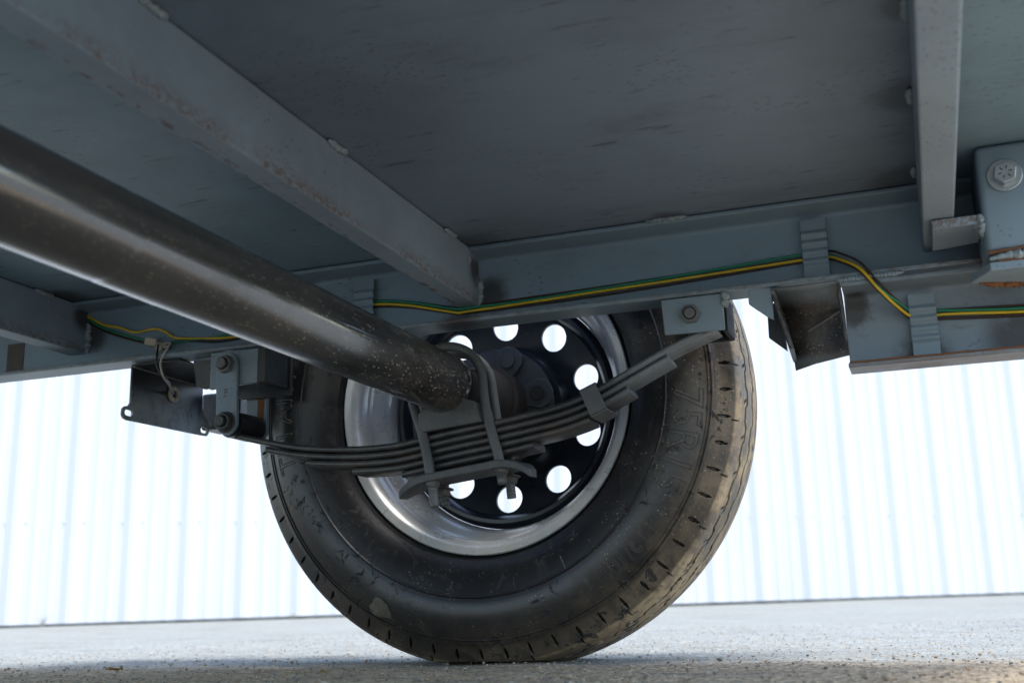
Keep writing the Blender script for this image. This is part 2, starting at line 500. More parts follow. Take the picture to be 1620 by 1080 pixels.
def catmull(pts, n=8):
    pts = [Vector(p) for p in pts]
    out = []
    P = [pts[0] * 2 - pts[1]] + pts + [pts[-1] * 2 - pts[-2]]
    for i in range(1, len(P) - 2):
        p0, p1, p2, p3 = P[i - 1:i + 3]
        for k in range(n):
            t = k / n
            out.append(0.5 * ((2 * p1) + (-p0 + p2) * t + (2 * p0 - 5 * p1 + 4 * p2 - p3) * t * t + (-p0 + 3 * p1 - 3 * p2 + p3) * t ** 3))
    out.append(pts[-1])
    return out


def sweepg(path, r, ns=12, rfun=None, cap=True):
    path = [Vector(p) for p in path]
    V, F = [], []
    t0 = (path[1] - path[0]).normalized()
    u = t0.orthogonal().normalized()
    for i, p in enumerate(path):
        t = (path[min(i + 1, len(path) - 1)] - path[max(i - 1, 0)]).normalized()
        u = (u - t * u.dot(t)).normalized()
        v = t.cross(u)
        for k in range(ns):
            a = 2 * math.pi * k / ns
            rr = rfun(i, a, p) if rfun else r
            V.append(p + u * math.cos(a) * rr + v * math.sin(a) * rr)
    for i in range(len(path) - 1):
        for k in range(ns):
            a, b = i * ns + k, i * ns + (k + 1) % ns
            F.append((a, b, b + ns, a + ns))
    if cap:
        F.append(tuple(range(ns)))
        F.append(tuple(range(len(V) - ns, len(V))))
    return V, F


def sweep(name, path, r, mat, parent=None, ns=12, rfun=None):
    V, F = sweepg(path, r, ns, rfun)
    return mesh(name, V, F, mat, parent, smooth=True, ang=50)


def latheg(prof, cx, cz, n=96, closed=False, rfun=None):
    """revolve (Y, R) points round an axis parallel to Y"""
    V, F = [], []
    m_ = len(prof)
    for i in range(n):
        a = 2 * math.pi * i / n
        for j, (y, r) in enumerate(prof):
            V.append((cx + r * math.cos(a), y, cz + r * math.sin(a)))
    for i in range(n):
        for j in range(m_ if closed else m_ - 1):
            a, b = i * m_ + j, i * m_ + (j + 1) % m_
            c, d = ((i + 1) % n) * m_ + (j + 1) % m_, ((i + 1) % n) * m_ + j
            F.append((a, b, c, d))
    return V, F


def lathe(name, prof, cx, cz, mat, parent=None, n=96, closed=False, ang=40):
    V, F = latheg(prof, cx, cz, n, closed)
    return mesh(name, V, F, mat, parent, smooth=True, ang=ang)


def join(*parts):
    V, F = [], []
    for v, f in parts:
        o = len(V)
        V += list(v)
        F += [tuple(i + o for i in q) for q in f]
    return V, F


def tilt(VF, origin, rot):
    o = Vector(origin)
    return [o + rot @ (Vector(v) - o) for v in VF[0]], VF[1]


def hex_poly(cx, cz, af, rot=0.0):
    r = af / 2 / math.cos(R(30))
    return [(cx + r * math.cos(R(60 * k) + rot), cz + r * math.sin(R(60 * k) + rot)) for k in range(6)]


def circ(cx, cz, r, n=24, a0=0.0, a1=2 * math.pi, end=False):
    k = n + (1 if end else 0)
    return [(cx + r * math.cos(a0 + (a1 - a0) * i / n), cz + r * math.sin(a0 + (a1 - a0) * i / n)) for i in range(k)]


def weld_bead(name, a, b, r, mat, parent, seed=0, n=None, lump=0.45):
    a, b = Vector(a), Vector(b)
    L = (b - a).length
    n = n or max(8, int(L / 0.0016))
    path = []
    for i in range(n + 1):
        t = i / n
        p = a.lerp(b, t)
        q = noise.noise_vector(p * 160 + Vector((seed, 0, 0))) * r * 0.35
        path.append(p + q)
    def rf(i, an, p):
        e = min(1.0, 0.35 + min(i, n - i) / (n * 0.18 + 1))
        return r * e * (1 + lump * noise.noise(p * 260 + Vector((seed, an, 0))) + 0.18 * math.sin(i * 1.9))
    return sweep(name, path, r, mat, parent, 10, rf)


# ================================================================== SETTING
def gz(x, y):
    """ground height: flat by the wheel, rising gently to the wall"""
    d = max(0.0, y - 0.30)
    return 0.0175 * d * (d / (d + 0.6))


def spaced(lo, hi, fine_lo, fine_hi, step, n):
    a = []
    t = fine_lo
    while t <= fine_hi:
        a.append(t)
        t += step
    for k in range(1, n + 1):
        q = (k / n) ** 2.4
        a.append(fine_hi + (hi - fine_hi) * q)
        a.append(fine_lo + (lo - fine_lo) * q)
    return sorted(set(round(v, 5) for v in a))


xs = spaced(-70, 70, -1.6, 1.6, 0.02, 40)
ys = spaced(-70, 90, -0.8, 1.6, 0.016, 40)
V, F = [], []
for y in ys:
    for x in xs:
        z = gz(x, y)
        if -1.6 <= x <= 1.6 and -0.8 <= y <= 1.6:
            z += 0.0022 * noise.noise(Vector((x * 9, y * 9, 0))) + 0.0014 * noise.noise(Vector((x * 31, y * 31, 3))) - 0.002
        else:
            z += 0.004 * noise.noise(Vector((x * 0.9, y * 0.9, 0))) - 0.002
        V.append((x, y, z))
nx = len(xs)
for j in range(len(ys) - 1):
    for i in range(nx - 1):
        F.append((j * nx + i, j * nx + i + 1, (j + 1) * nx + i + 1, (j + 1) * nx + i))
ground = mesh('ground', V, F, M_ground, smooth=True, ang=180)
tag(ground, kind='structure')

# loose grit, one mass of low-poly stones
V, F = [], []
ico = bmesh.new()
bmesh.ops.create_icosphere(ico, subdivisions=1, radius=1)
iv = [v.co.copy() for v in ico.verts]
ifc = [tuple(v.index for v in f.verts) for f in ico.faces]
ico.free()


def add_stone(x, y, r, V, F):
    o = len(V)
    sx, sy, sz = r * random.uniform(0.8, 1.3), r * random.uniform(0.8, 1.3), r * random.uniform(0.45, 0.8)
    rot = Matrix.Rotation(random.uniform(0, 6.28), 3, 'Z')
    z = gz(x, y)
    for v in iv:
        k = random.uniform(0.78, 1.15)
        p = rot @ Vector((v.x * sx * k, v.y * sy * k, v.z * sz * k))
        V.append((x + p.x, y + p.y, z + p.z + sz * 0.25))
    F.extend(tuple(i + o for i in f) for f in ifc)


for i in range(13000):
    y = -0.62 + (random.random() ** 2.2) * 2.4
    x = random.uniform(-1.15, 1.15)
    r = (0.0007 + 0.0017 * random.random() ** 3) * (1.0 if y < 0.15 else 0.7)
    add_stone(x, y, r, V, F)
grit = mesh('grit', V, F, M_stone)
tag(grit, 'loose sandy grit scattered over the pavement around the tyre', kind='stuff')

# a few separate pebbles lying in front
for (x, y, r, lab) in ((0.4907, -0.3337, 0.0040, 'tan pebble lying right of the tyre, left one of a close pair'),
                       (0.5080, -0.3500, 0.0046, 'tan pebble lying right of the tyre, right one of a close pair'),
                       (0.2127, -0.3165, 0.0036, 'small grey pebble in front of the tyre tread'),
                       (0.30, 0.02, 0.0050, 'dark stone chip lying just right of the tyre contact patch')):
    V, F = [], []
    add_stone(0, 0, r, V, F)
    o = mesh('pebble', V, F, M_stone, smooth=True, ang=60)
    o.location = (x, y, 0)
    tag(o, lab, 'pebble')
# crumbled dry leaf scraps at lower left
for i, (px, py, lab) in enumerate(((-0.115, -0.29, 'leftmost crumpled tan leaf scrap on the shaded pavement'),
                                   (-0.10, -0.275, 'small crumpled tan leaf scrap second from left on the pavement'),
                                   (-0.075, -0.285, 'largest crumpled tan leaf scrap left of the tyre bottom'),
                                   (-0.42, -0.20, 'lone dry leaf scrap at far lower left of the pavement'))):
    V, F = [], []
    r = (0.004, 0.0035, 0.006, 0.008)[i]
    g = 4
    for a in range(g + 1):
        for b in range(g + 1):
            u, v = a / g * 2 - 1, b / g * 2 - 1
            wv = 1 - 0.55 * abs(u) ** 2
            V.append((u * r * 1.3, v * r * 0.8 * wv, 0.0015 + r * (0.5 + 0.7 * noise.noise(Vector((u * 1.7 + i * 5, v * 1.7, 1))))))
    for a in range(g):
        for b in range(g):
            q = a * (g + 1) + b
            F.append((q, q + 1, q + g + 2, q + g + 1))
    o = mesh('leaf_scrap', V, F, M_leafdry, smooth=True)
    o.location = (px, py, 0)
    o.rotation_euler = (0, 0, i * 1.3)
    sm = o.modifiers.new('thick', 'SOLIDIFY')
    sm.thickness = 0.0005
    tag(o, lab, 'leaf', 'dry leaf scraps on the pavement')

# ------------------------------------------------------------------ white ribbed metal building
WA = Vector((-4.10254, 3.47908, 0))
WU = Vector((0.26290568, 0.15421947, 0))
pitch = WU.length
wu = WU.normalized()
wn = Vector((wu.y, -wu.x, 0))             # towards the trailer
building = empty('metal_building', None, (WA.x, WA.y, 0))
tag(building, 'long white ribbed sheet metal building wall behind the wheel', 'building')
H = 4.6
RIB = []                                   # profile over one 0.9144 m sheet: (along, out)
for k in range(3):
    b = k * pitch
    RIB += [(b - 0.052, 0.0), (b - 0.012, 0.017), (b + 0.012, 0.017), (b + 0.052, 0.0),
            (b + 0.086, 0.0), (b + 0.098, 0.004), (b + 0.113, 0.004), (b + 0.125, 0.0),
            (b + 0.180, 0.0), (b + 0.192, 0.004), (b + 0.207, 0.004), (b + 0.219, 0.0)]
RIB.append((3 * pitch - 0.052, 0.0))


def sheet(k0):
    V, F = [], []
    for (a, o) in RIB:
        g = WA + wu * (a + k0 * pitch)
        base = gz(g.x, g.y) + 0.012
        for z in (base, H):
            p = wu * (a + k0 * pitch) + wn * o
            V.append((p.x, p.y, z))
    for i in range(len(RIB) - 1):
        F.append((2 * i, 2 * i + 2, 2 * i + 3, 2 * i + 1))
    o = mesh('wall_panel', V, F, M_wall, building)
    s = o.modifiers.new('thick', 'SOLIDIFY')
    s.thickness = 0.0012
    s.offset = 0
    return o


for k0 in range(-12, 40, 3):
    o = sheet(k0)
    # screw heads in rows beside the ribs
    V, F = [], []
    for k in range(3):
        for dx in (-0.052, 0.052):
            for zz in (0.60, 2.1, 3.6):
                p = wu * ((k0 + k) * pitch + dx)
                c = Vector((p.x, p.y, zz))
                n_ = len(V)
                for r_, d_ in ((0.0085, 0.0012), (0.0085, 0.0030), (0.0050, 0.0034), (0.0045, 0.0075)):
                    for q in range(8):
                        a = q * math.pi / 4
                        V.append(c + wu * (r_ * math.cos(a)) + Vector((0, 0, r_ * math.sin(a))) + wn * d_)
                for l in range(3):
                    for q in range(8):
                        F.append((n_ + l * 8 + q, n_ + l * 8 + (q + 1) % 8, n_ + (l + 1) * 8 + (q + 1) % 8, n_ + (l + 1) * 8 + q))
                F.append(tuple(n_ + 24 + q for q in range(8)))
    s = mesh('screw_row', V, F, M_wall, o)
    tag(s, kind='stuff')
# dark gap and slab edge under the sheets
V, F = [], []
N = 120
for i in range(N + 1):
    a = -12 * pitch + i / N * 51 * pitch
    g = WA + wu * a
    z = gz(g.x, g.y)
    for (o_, dz) in ((0.0, -0.05), (0.0, 0.016), (-0.20, 0.016)):
        p = wu * a + wn * o_
        V.append((p.x, p.y, z + dz))
for i in range(N):
    for j in range(2):
        a = i * 3 + j
        F.append((a, a + 1, a + 4, a + 3))
mesh('base_trim', V, F, M_trim, building)
# back wall so that no light leaks under the roof: gable-less flat roof edge
V, F = [], []
for a in (-12 * pitch - 0.03, 39 * pitch - 0.03):
    for (o_, z_) in ((0.08, H + 0.004), (0.08, H + 0.20), (-9.0, H + 0.9), (-9.0, 0)):
        p = wu * a + wn * o_
        V.append((p.x, p.y, z_))
F = [(0, 4, 5, 1), (1, 5, 6, 2), (2, 6, 7, 3)]
mesh('roof', V, F, M_wall, building)

# dry weeds in the gap at the foot of the wall
def weed(a, h, n, label):
    g = WA + wu * a
    t = None
    V, F = [], []
    for i in range(n):
        d = random.uniform(-1.1, 1.1)
        L = h * random.uniform(0.6, 1.1)
        path = []
        for k in range(6):
            q = k / 5
            p = wu * (math.sin(d) * L * q * (0.4 + 0.8 * q)) + wn * (0.015 + 0.03 * q * random.uniform(0.6, 1)) + Vector((0, 0, L * q * math.cos(d * q)))
            path.append(p)
        sg = sweepg(path, 0.0016, 5, lambda i_, an, p_: 0.0018 * (1.1 - i_ / 6))
        V, F = join((V, F), sg)
    o = mesh('dry_weed', V, F, M_weed, smooth=True)
    o.location = (g.x + wn.x * 0.045, g.y + wn.y * 0.045, gz(g.x, g.y))
    tag(o, label, 'weed')


weed(0.62 * pitch, 0.085, 7, 'pale dry weed at the foot of the white wall, far left')
weed(4.9 * pitch, 0.035, 5, 'low dry weed sprig at the wall foot just left of the tyre')

# ================================================================== TRAILER
T = empty('trailer')
tag(T, 'underside of a grey flatbed trailer with axle, leaf spring and wheel', 'trailer')
DZ = 0.5145

# deck plate
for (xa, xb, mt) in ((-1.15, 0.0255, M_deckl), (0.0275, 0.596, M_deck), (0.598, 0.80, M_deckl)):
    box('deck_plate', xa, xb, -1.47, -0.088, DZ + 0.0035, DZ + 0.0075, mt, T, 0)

# side rail: channel with its toes towards the camera
def channel(name, x0, x1, z0, z1, toe, web, mat, parent, t=0.0065, fil=0.006):
    wi = web
    P = [(web + 0.0065, z0), (web + 0.0065, z1), (toe, z1), (toe, z1 - t * 0.8)]
    P += [(wi - fil - 0.002, z1 - t - 0.001)]
    P += [(wi - fil + fil * math.sin(R(a)), z1 - t - 0.001 - fil + fil * math.cos(R(a))) for a in (15, 35, 55, 75, 90)]
    P += [(wi - fil + fil * math.cos(R(a)), z0 + t + 0.001 + fil - fil * math.sin(R(a))) for a in (0, 15, 35, 55, 75)]
    P += [(wi - fil - 0.002, z0 + t + 0.001), (toe, z0 + t * 0.8), (toe, z0)]
    V, F = prismg(P, x0, x1, 'X')
    return mesh(name, V, F, mat, parent, smooth=True, ang=50, bevel=0.0012)


rail = channel('side_rail', -1.15, 0.80, 0.4185, 0.5165, -0.1350, -0.0985, M_rail, T)
M_low = paint('lower_rail_enamel', (0.208, 0.262, 0.308), 0.38, 0.6, 0.6, 0.5, (0.3175, 0.324, 1), (0.6, 1, 1), 0.3, ((0.503, -0.0985, 0.385, 0.026), (0.503, -0.0985, 0.40, 0.02), (0.67, -0.0985, 0.34, 0.05), (0.57, -0.0985, 0.325, 0.04), (0.655, -0.12, 0.41, 0.035)))
low = channel('lower_rail', 0.4905, 0.80, 0.3155, 0.4135, -0.1350, -0.0985, M_low, T)
# rust line along the lower rail's toe
weld_bead('weld_bead', (0.4872, -0.1362, 0.4130), (0.4905, -0.1362, 0.3450), 0.0022, M_clamp, low, 3, 60, 0.2)
weld_bead('weld_bead', (0.487, -0.1362, 0.4155), (0.5580, -0.1362, 0.4165), 0.0030, M_plate, low, 4, 60, 0.12)
sweep('rust_line', [(x, -0.1354, 0.3212 + 0.0006 * noise.noise(Vector((x * 40, 0, 0)))) for x in [0.492 + i * 0.012 for i in range(25)]], 0.0010, M_rust, low, 6)

# cross beams: rectangular tube, 31 mm wide, seen from below
def cross_beam(x0, x1):
    return box('cross_beam', x0, x1, -1.47, -0.0995, 0.4465, DZ + 0.0025, M_beam, T, 0.0022)


b1 = cross_beam(0.0125, 0.0405)
b2 = cross_beam(0.5815, 0.6125)
b3 = cross_beam(-0.6150, -0.5835)
for (x, y0, y1, r) in ((0.0425, -0.79, -0.752, 0.0036), (0.0425, -0.50, -0.462, 0.0036), (0.0425, -0.214, -0.182, 0.0036)):
    weld_bead('weld_bead', (x, y0, DZ + 0.0005), (x, y1, DZ + 0.0005), r, M_weld, b1, y0 * 10)
weld_bead('weld_bead', (0.0415, -0.1005, 0.447), (0.0425, -0.1005, 0.482), 0.0042, M_weld, b1, 8)
weld_bead('weld_bead', (0.0415, -0.139, 0.492), (0.0420, -0.137, 0.503), 0.003, M_weld, b1, 12)
for (y0, y1) in ((-0.56, -0.53), (-0.392, -0.362), (-0.19, -0.165)):
    weld_bead('weld_bead', (0.5795, y0, DZ + 0.0005), (0.5795, y1, DZ + 0.0005), 0.0036, M_weld, b2, y0 * 7)
weld_bead('weld_bead', (-0.5810, -0.212, DZ), (-0.5810, -0.176, DZ), 0.0036, M_weld, b3, 5)
weld_bead('weld_bead', (-0.5815, -0.1005, 0.447), (-0.5815, -0.1005, 0.495), 0.0045, M_weld, b3, 6)
# rail to deck stitch welds
weld_bead('weld_bead', (0.272, -0.1365, 0.5158), (0.322, -0.1365, 0.5158), 0.0030, M_weld, rail, 21)
weld_bead('weld_bead', (-0.33, -0.1365, 0.5158), (-0.29, -0.1365, 0.5158), 0.0030, M_weld, rail, 22)
# bare steel patch on the web at far left
box('bare_patch', -0.732, -0.700, -0.0993, -0.0975, 0.4262, 0.4760, mat_iron('bare_scale', (0.045, 0.032, 0.028), (0.085, 0.06, 0.05), 0.05, 0.6), rail, 0.0004)

# corrugated cable clips welded to the web
def clip(x0, x1, z0, z1, y, lean):
    P, n = [], 64
    for i in range(n + 1):
        t = i / n
        z = z1 + (z0 - z1) * t
        w_ = min(1.0, min(t, 1 - t) / 0.05)
        rip = 0.0034 * (0.5 - 0.5 * math.cos((t - 0.17) / 0.60 * math.pi * 8)) ** 0.8 if 0.17 < t < 0.77 else 0
        P.append((y - 0.0090 - rip - lean * t * 0.002, z))
    Q = [(a + 0.0016, b) for a, b in reversed(P)]
    V, F = prismg(P + Q, x0, x1, 'X')
    return mesh('cable_clip', V, F, M_plate, T, smooth=True, ang=60, bevel=0.0004)


clip(-0.1370, -0.1075, 0.424, 0.4995, -0.0985, 1)
clip(0.4495, 0.4785, 0.4262, 0.5005, -0.0985, 1)
clip(0.5590, 0.5875, 0.3235, 0.3975, -0.0985, 1)

# ------------------------------------------------------------------ wiring
W1 = [(-0.640, -0.1010, 0.520), (-0.595, -0.1015, 0.508), (-0.5531, -0.1015, 0.487), (-0.5244, -0.1015, 0.4795),
      (-0.4959, -0.1015, 0.4695), (-0.4629, -0.1040, 0.4700), (-0.4441, -0.1030, 0.4650), (-0.4241, -0.1015, 0.4535),
      (-0.375, -0.1015, 0.4475), (-0.3187, -0.1015, 0.4450), (-0.22, -0.1020, 0.456), (-0.135, -0.1030, 0.4635)]
W2 = [(-0.135, -0.1030, 0.4660), (-0.1041, -0.103, 0.4663), (-0.0559, -0.104, 0.4592), (0.0073, -0.1035, 0.4442),
      (0.025, -0.1035, 0.4437), (0.0945, -0.103, 0.4442), (0.2029, -0.103, 0.4469), (0.3218, -0.103, 0.4515), (0.452, -0.1025, 0.4578),
      (0.478, -0.106, 0.4560), (0.4909, -0.122, 0.4460), (0.512, -0.139, 0.4270), (0.5300, -0.1400, 0.4020), (0.548, -0.124, 0.384),
      (0.5645, -0.1035, 0.3745), (0.5898, -0.103, 0.3737), (0.6255, -0.103, 0.3711), (0.6763, -0.103, 0.3681), (0.80, -0.103, 0.362)]


def off(path, f):
    return [Vector(p) + Vector(f(Vector(p), i)) for i, p in enumerate(path)]


def wire(path, mat, r=0.00178):
    return sweep('wire', catmull(path, 8), r, mat, T, 8)


wy = wire(W1, M_yellow); tag(wy, 'loose yellow wire left of the axle')
W1b = [(-0.640, -0.1010, 0.516), (-0.595, -0.1010, 0.5035), (-0.5531, -0.101, 0.482), (-0.51, -0.101, 0.4655), (-0.472, -0.101, 0.4535)]
wire(W1b, M_green)
wire([(p[0], p[1], p[2] - 0.004) for p in W1b], M_brown)
for dz, mt in ((-0.0042, M_blackw), (0.004, M_green)):
    wire([(-0.438, -0.1015, 0.4480), (-0.40, -0.1012, 0.4470), (-0.34, -0.1012, 0.4450 + dz), (-0.22, -0.1015, 0.456 + dz), (-0.135, -0.1015, 0.4640 + dz)], mt)
wire(off(W2, lambda p, i: (0, 0, -0.0022 + 0.0012 * math.sin(i * 1.3))), M_yellow)
wire(off(W2, lambda p, i: (0.0005, 0.0004, 0.0022 + 0.001 * math.sin(i * 0.9 + 1) - (0.003 if 9 <= i <= 12 else 0))), M_green)
wire(off(W2, lambda p, i: (-0.0004, 0.0016, -0.0046 + 0.001 * math.sin(i * 0.7))), M_brown, 0.0015)
wire(off(W2, lambda p, i: (0.001, 0.0022, 0.0044 + 0.001 * math.sin(i * 1.1 + 2) + (0.001 if 9 <= i <= 12 else 0))), M_brown, 0.0014)
wire(off(W2, lambda p, i: (0.001, 0.0036, -0.0005)), M_blackw)

# splice connectors, cream plastic
cn = mesh('wire_connector', *tilt(join(boxg(-0.4705, -0.4505, -0.1125, -0.1005, 0.4440, 0.4545), boxg(-0.4510, -0.4470, -0.1110, -0.1015, 0.4430, 0.4500)), (-0.46, -0.105, 0.449), Matrix.Rotation(R(14), 3, 'Y')), M_conn, T, bevel=0.0008)
cn2 = mesh('wire_connector', *tilt(join(boxg(-0.4485, -0.4380, -0.1150, -0.1040, 0.4345, 0.4450), boxg(-0.4400, -0.4320, -0.1130, -0.1050, 0.4380, 0.4460)), (-0.44, -0.11, 0.440), Matrix.Rotation(R(8), 3, 'Y')), M_conn, T, bevel=0.0008)
# drop wires to the light bracket
wb = wire([(-0.447, -0.113, 0.444), (-0.4360, -0.126, 0.436), (-0.4290, -0.136, 0.424), (-0.4285, -0.137, 0.4097), (-0.4230, -0.135, 0.3965), (-0.4190, -0.130, 0.391)], M_blackw, 0.0014)
tag(wb, 'thin black wire dropping to the light bracket')
ww = wire([(-0.434, -0.112, 0.443), (-0.4160, -0.126, 0.440), (-0.4120, -0.136, 0.430), (-0.4215, -0.137, 0.4110), (-0.4200, -0.133, 0.3930), (-0.4205, -0.122, 0.387)], M_white, 0.0016)
tag(ww, 'thin white wire dropping to the light bracket')
wire([(-0.4200, -0.128, 0.3890), (-0.4320, -0.105, 0.3890), (-0.4500, -0.078, 0.3925), (-0.4640, -0.055, 0.3900), (-0.4785, -0.0305, 0.3895)], M_mauve, 0.0023)

# ------------------------------------------------------------------ light bracket (black folded plate, lies along Y)
XL = -0.480
def lb_pt(u, v):
    return (u, v)
outline = [(-0.1222, 0.4135), (0.0450, 0.4135), (0.0452, 0.3810), (0.0500, 0.3700), (0.0590, 0.3630), (0.0645, 0.3560), (0.0650, 0.3440), (0.0600, 0.3385), (0.0451, 0.3378),
           (-0.1279, 0.3356), (-0.1360, 0.3375), (-0.1390, 0.3420), (-0.1385, 0.3500), (-0.1335, 0.3545), (-0.1260, 0.3560), (-0.1222, 0.3610)]


def plate_with_holes(name, outline, holes, a, b, mat, parent, axis='X', bevel=0.0006):
    me = bpy.data.meshes.new(name)
    bm = bmesh.new()
    loops = []
    def mk(poly):
        vs_ = []
        for u, v in poly:
            vs_.append(bm.verts.new({'X': (a, u, v), 'Y': (u, a, v), 'Z': (u, v, a)}[axis]))
        es = [bm.edges.new((vs_[i], vs_[(i + 1) % len(vs_)])) for i in range(len(vs_))]
        return es
    edges = mk(outline)
    for h in holes:
        edges += mk(h)
    bmesh.ops.triangle_fill(bm, use_beauty=True, use_dissolve=False, edges=edges)
    bmesh.ops.recalc_face_normals(bm, faces=bm.faces)
    r = bmesh.ops.extrude_face_region(bm, geom=list(bm.faces))
    d = b - a
    vec = {'X': (d, 0, 0), 'Y': (0, d, 0), 'Z': (0, 0, d)}[axis]
    bmesh.ops.translate(bm, vec=vec, verts=[g for g in r['geom'] if isinstance(g, bmesh.types.BMVert)])
    bmesh.ops.recalc_face_normals(bm, faces=bm.faces)
    bm.to_mesh(me)
    bm.free()
    me.materials.append(mat)
    o = bpy.data.objects.new(name, me)
    C.objects.link(o)
    if parent:
        o.parent = parent
    return o


def slot(cu, cv, L, r, n=8):
    return [(cu + L / 2 + r * math.cos(t), cv + r * math.sin(t)) for t in [(-0.5 + i / n) * math.pi for i in range(n + 1)]] + \
           [(cu - L / 2 + r * math.cos(t), cv + r * math.sin(t)) for t in [(0.5 + i / n) * math.pi for i in range(n + 1)]]


lb = plate_with_holes('light_bracket', outline, [slot(-0.1250, 0.3462, 0.009, 0.0044), slot(0.0520, 0.3465, 0.008, 0.0046)], XL - 0.003, XL, M_lamp, T)
prism('bracket_flange', [(-0.1222, 0.4138), (0.0450, 0.4138), (0.0450, 0.4168), (-0.1222, 0.4168)], XL - 0.003, -0.400, M_blackbr, lb, 'X', 0.0008)
sweep('bracket_fold', [(XL + 0.0008, -0.1222 + 0.1672 * i / 6, 0.4129) for i in range(7)], 0.0017, M_bolt, lb, 8)
# rubber grommet ring
gm, gf = [], []
for i in range(20):
    a = i * math.pi / 10
    for k in range(8):
        b = k * math.pi / 4
        rr = 0.0090 + 0.0035 * math.cos(b)
        gm.append((XL + 0.002 + 0.003 * math.sin(b), -0.0294 + rr * math.cos(a), 0.3890 + rr * math.sin(a)))
for i in range(20):
    for k in range(8):
        gf.append((i * 8 + k, i * 8 + (k + 1) % 8, ((i + 1) % 20) * 8 + (k + 1) % 8, ((i + 1) % 20) * 8 + k))
mesh('grommet', gm, gf, mat_plain('grommet_cream', (0.42, 0.40, 0.30), 0.5), lb, smooth=True)
# dark lamp body fixed behind the bracket
box('lamp_body', -0.500, -0.43, 0.0700, 0.120, 0.350, 0.408, M_blackbr, lb, 0.004)
# gusset between the flange and the rear hanger
prism('hanger_gusset', [(-0.392, 0.4160), (-0.345, 0.4160), (-0.345, 0.376), (-0.372, 0.3740), (-0.3850, 0.3790)], -0.104, -0.098, M_sooty, T, 'Y', 0.001)

# ------------------------------------------------------------------ hub, brake, wheel
HZ = 0.3445
ax_prof = [(-1.45, 0.0), (-1.45, 0.0371)]
yy = -1.45
ax_prof += [(-0.80, 0.0371), (-0.765, 0.0371), (-0.760, 0.0371), (-0.757, 0.0367), (-0.752, 0.0371)]
ax_prof += [(-0.142, 0.0371), (-0.139, 0.0376), (-0.128, 0.0377), (-0.122, 0.0371), (-0.119, 0.0350), (-0.1175, 0.0300), (-0.1175, 0.0)]
axle = lathe('axle', ax_prof, 0, HZ, M_axle, T, 96, ang=30)
lathe('axle_stub', [(-0.118, 0.0), (-0.118, 0.0300), (-0.030, 0.0290), (-0.03, 0.0)], 0, HZ, M_hub, axle, 48)
# saddle between tube and spring
sad = mesh('spring_seat', *tilt(prismg([(-0.034, 0.2860), (0.052, 0.2860), (0.046, 0.3130), (0.030, 0.3200), (0.0, 0.3115), (-0.024, 0.3160), (-0.032, 0.3100)], -0.1300, -0.062, 'Y'), (0, 0, 0.29), Matrix.Rotation(R(-5.5), 3, 'Y')), M_clamp, axle, bevel=0.0015)

wheel = empty('wheel', T)
# tyre
prof = [(0.014, 0.197), (0.007, 0.2075), (0.000, 0.2120), (-0.005, 0.2142), (-0.0075, 0.2146), (-0.0085, 0.2160), (-0.0105, 0.2185), (-0.0150, 0.2240), (-0.0195, 0.2310),
        (-0.0235, 0.2390), (-0.0268, 0.2480), (-0.0290, 0.2570), (-0.0298, 0.2605), (-0.0318, 0.2618), (-0.0322, 0.2632), (-0.0306, 0.2646), (-0.0312, 0.2680),
        (-0.0318, 0.2740), (-0.0318, 0.2820), (-0.0308, 0.2900), (-0.0288, 0.2980), (-0.0258, 0.3060), (-0.0225, 0.3125),
        (-0.0214, 0.3143), (-0.0226, 0.3152), (-0.0222, 0.3166), (-0.0200, 0.3172), (-0.0190, 0.3184), (-0.0206, 0.3194), (-0.0200, 0.3208), (-0.0178, 0.3214),
        (-0.0150, 0.3250), (-0.0132, 0.3275), (-0.0118, 0.3300), (-0.0104, 0.3325), (-0.0090, 0.3350), (-0.0076, 0.3375), (-0.0062, 0.3400), (-0.0049, 0.3422),
        (-0.0036, 0.3444), (-0.0018, 0.3466), (0.0006, 0.3480), (0.0032, 0.3492), (0.0065, 0.3502), (0.0100, 0.3511), (0.0140, 0.3520), (0.0185, 0.3529)]
yv = 0.0185
half = []
y = 0.021
while y < 0.0761:
    half.append((y, 0.3529 + (0.3580 - 0.3529) * math.sin((y - 0.0185) / (0.076 - 0.0185) * math.pi / 2)))
    y += 0.00125
prof2 = prof + half
full = prof2 + [(0.152 - yy_, rr_) for yy_, rr_ in reversed(prof2)]
NT_ = 1900
V, F = [], []
CUT = []
mm = len(full)
GROOVES = (0.0300, 0.0600, 0.0920, 0.1220)
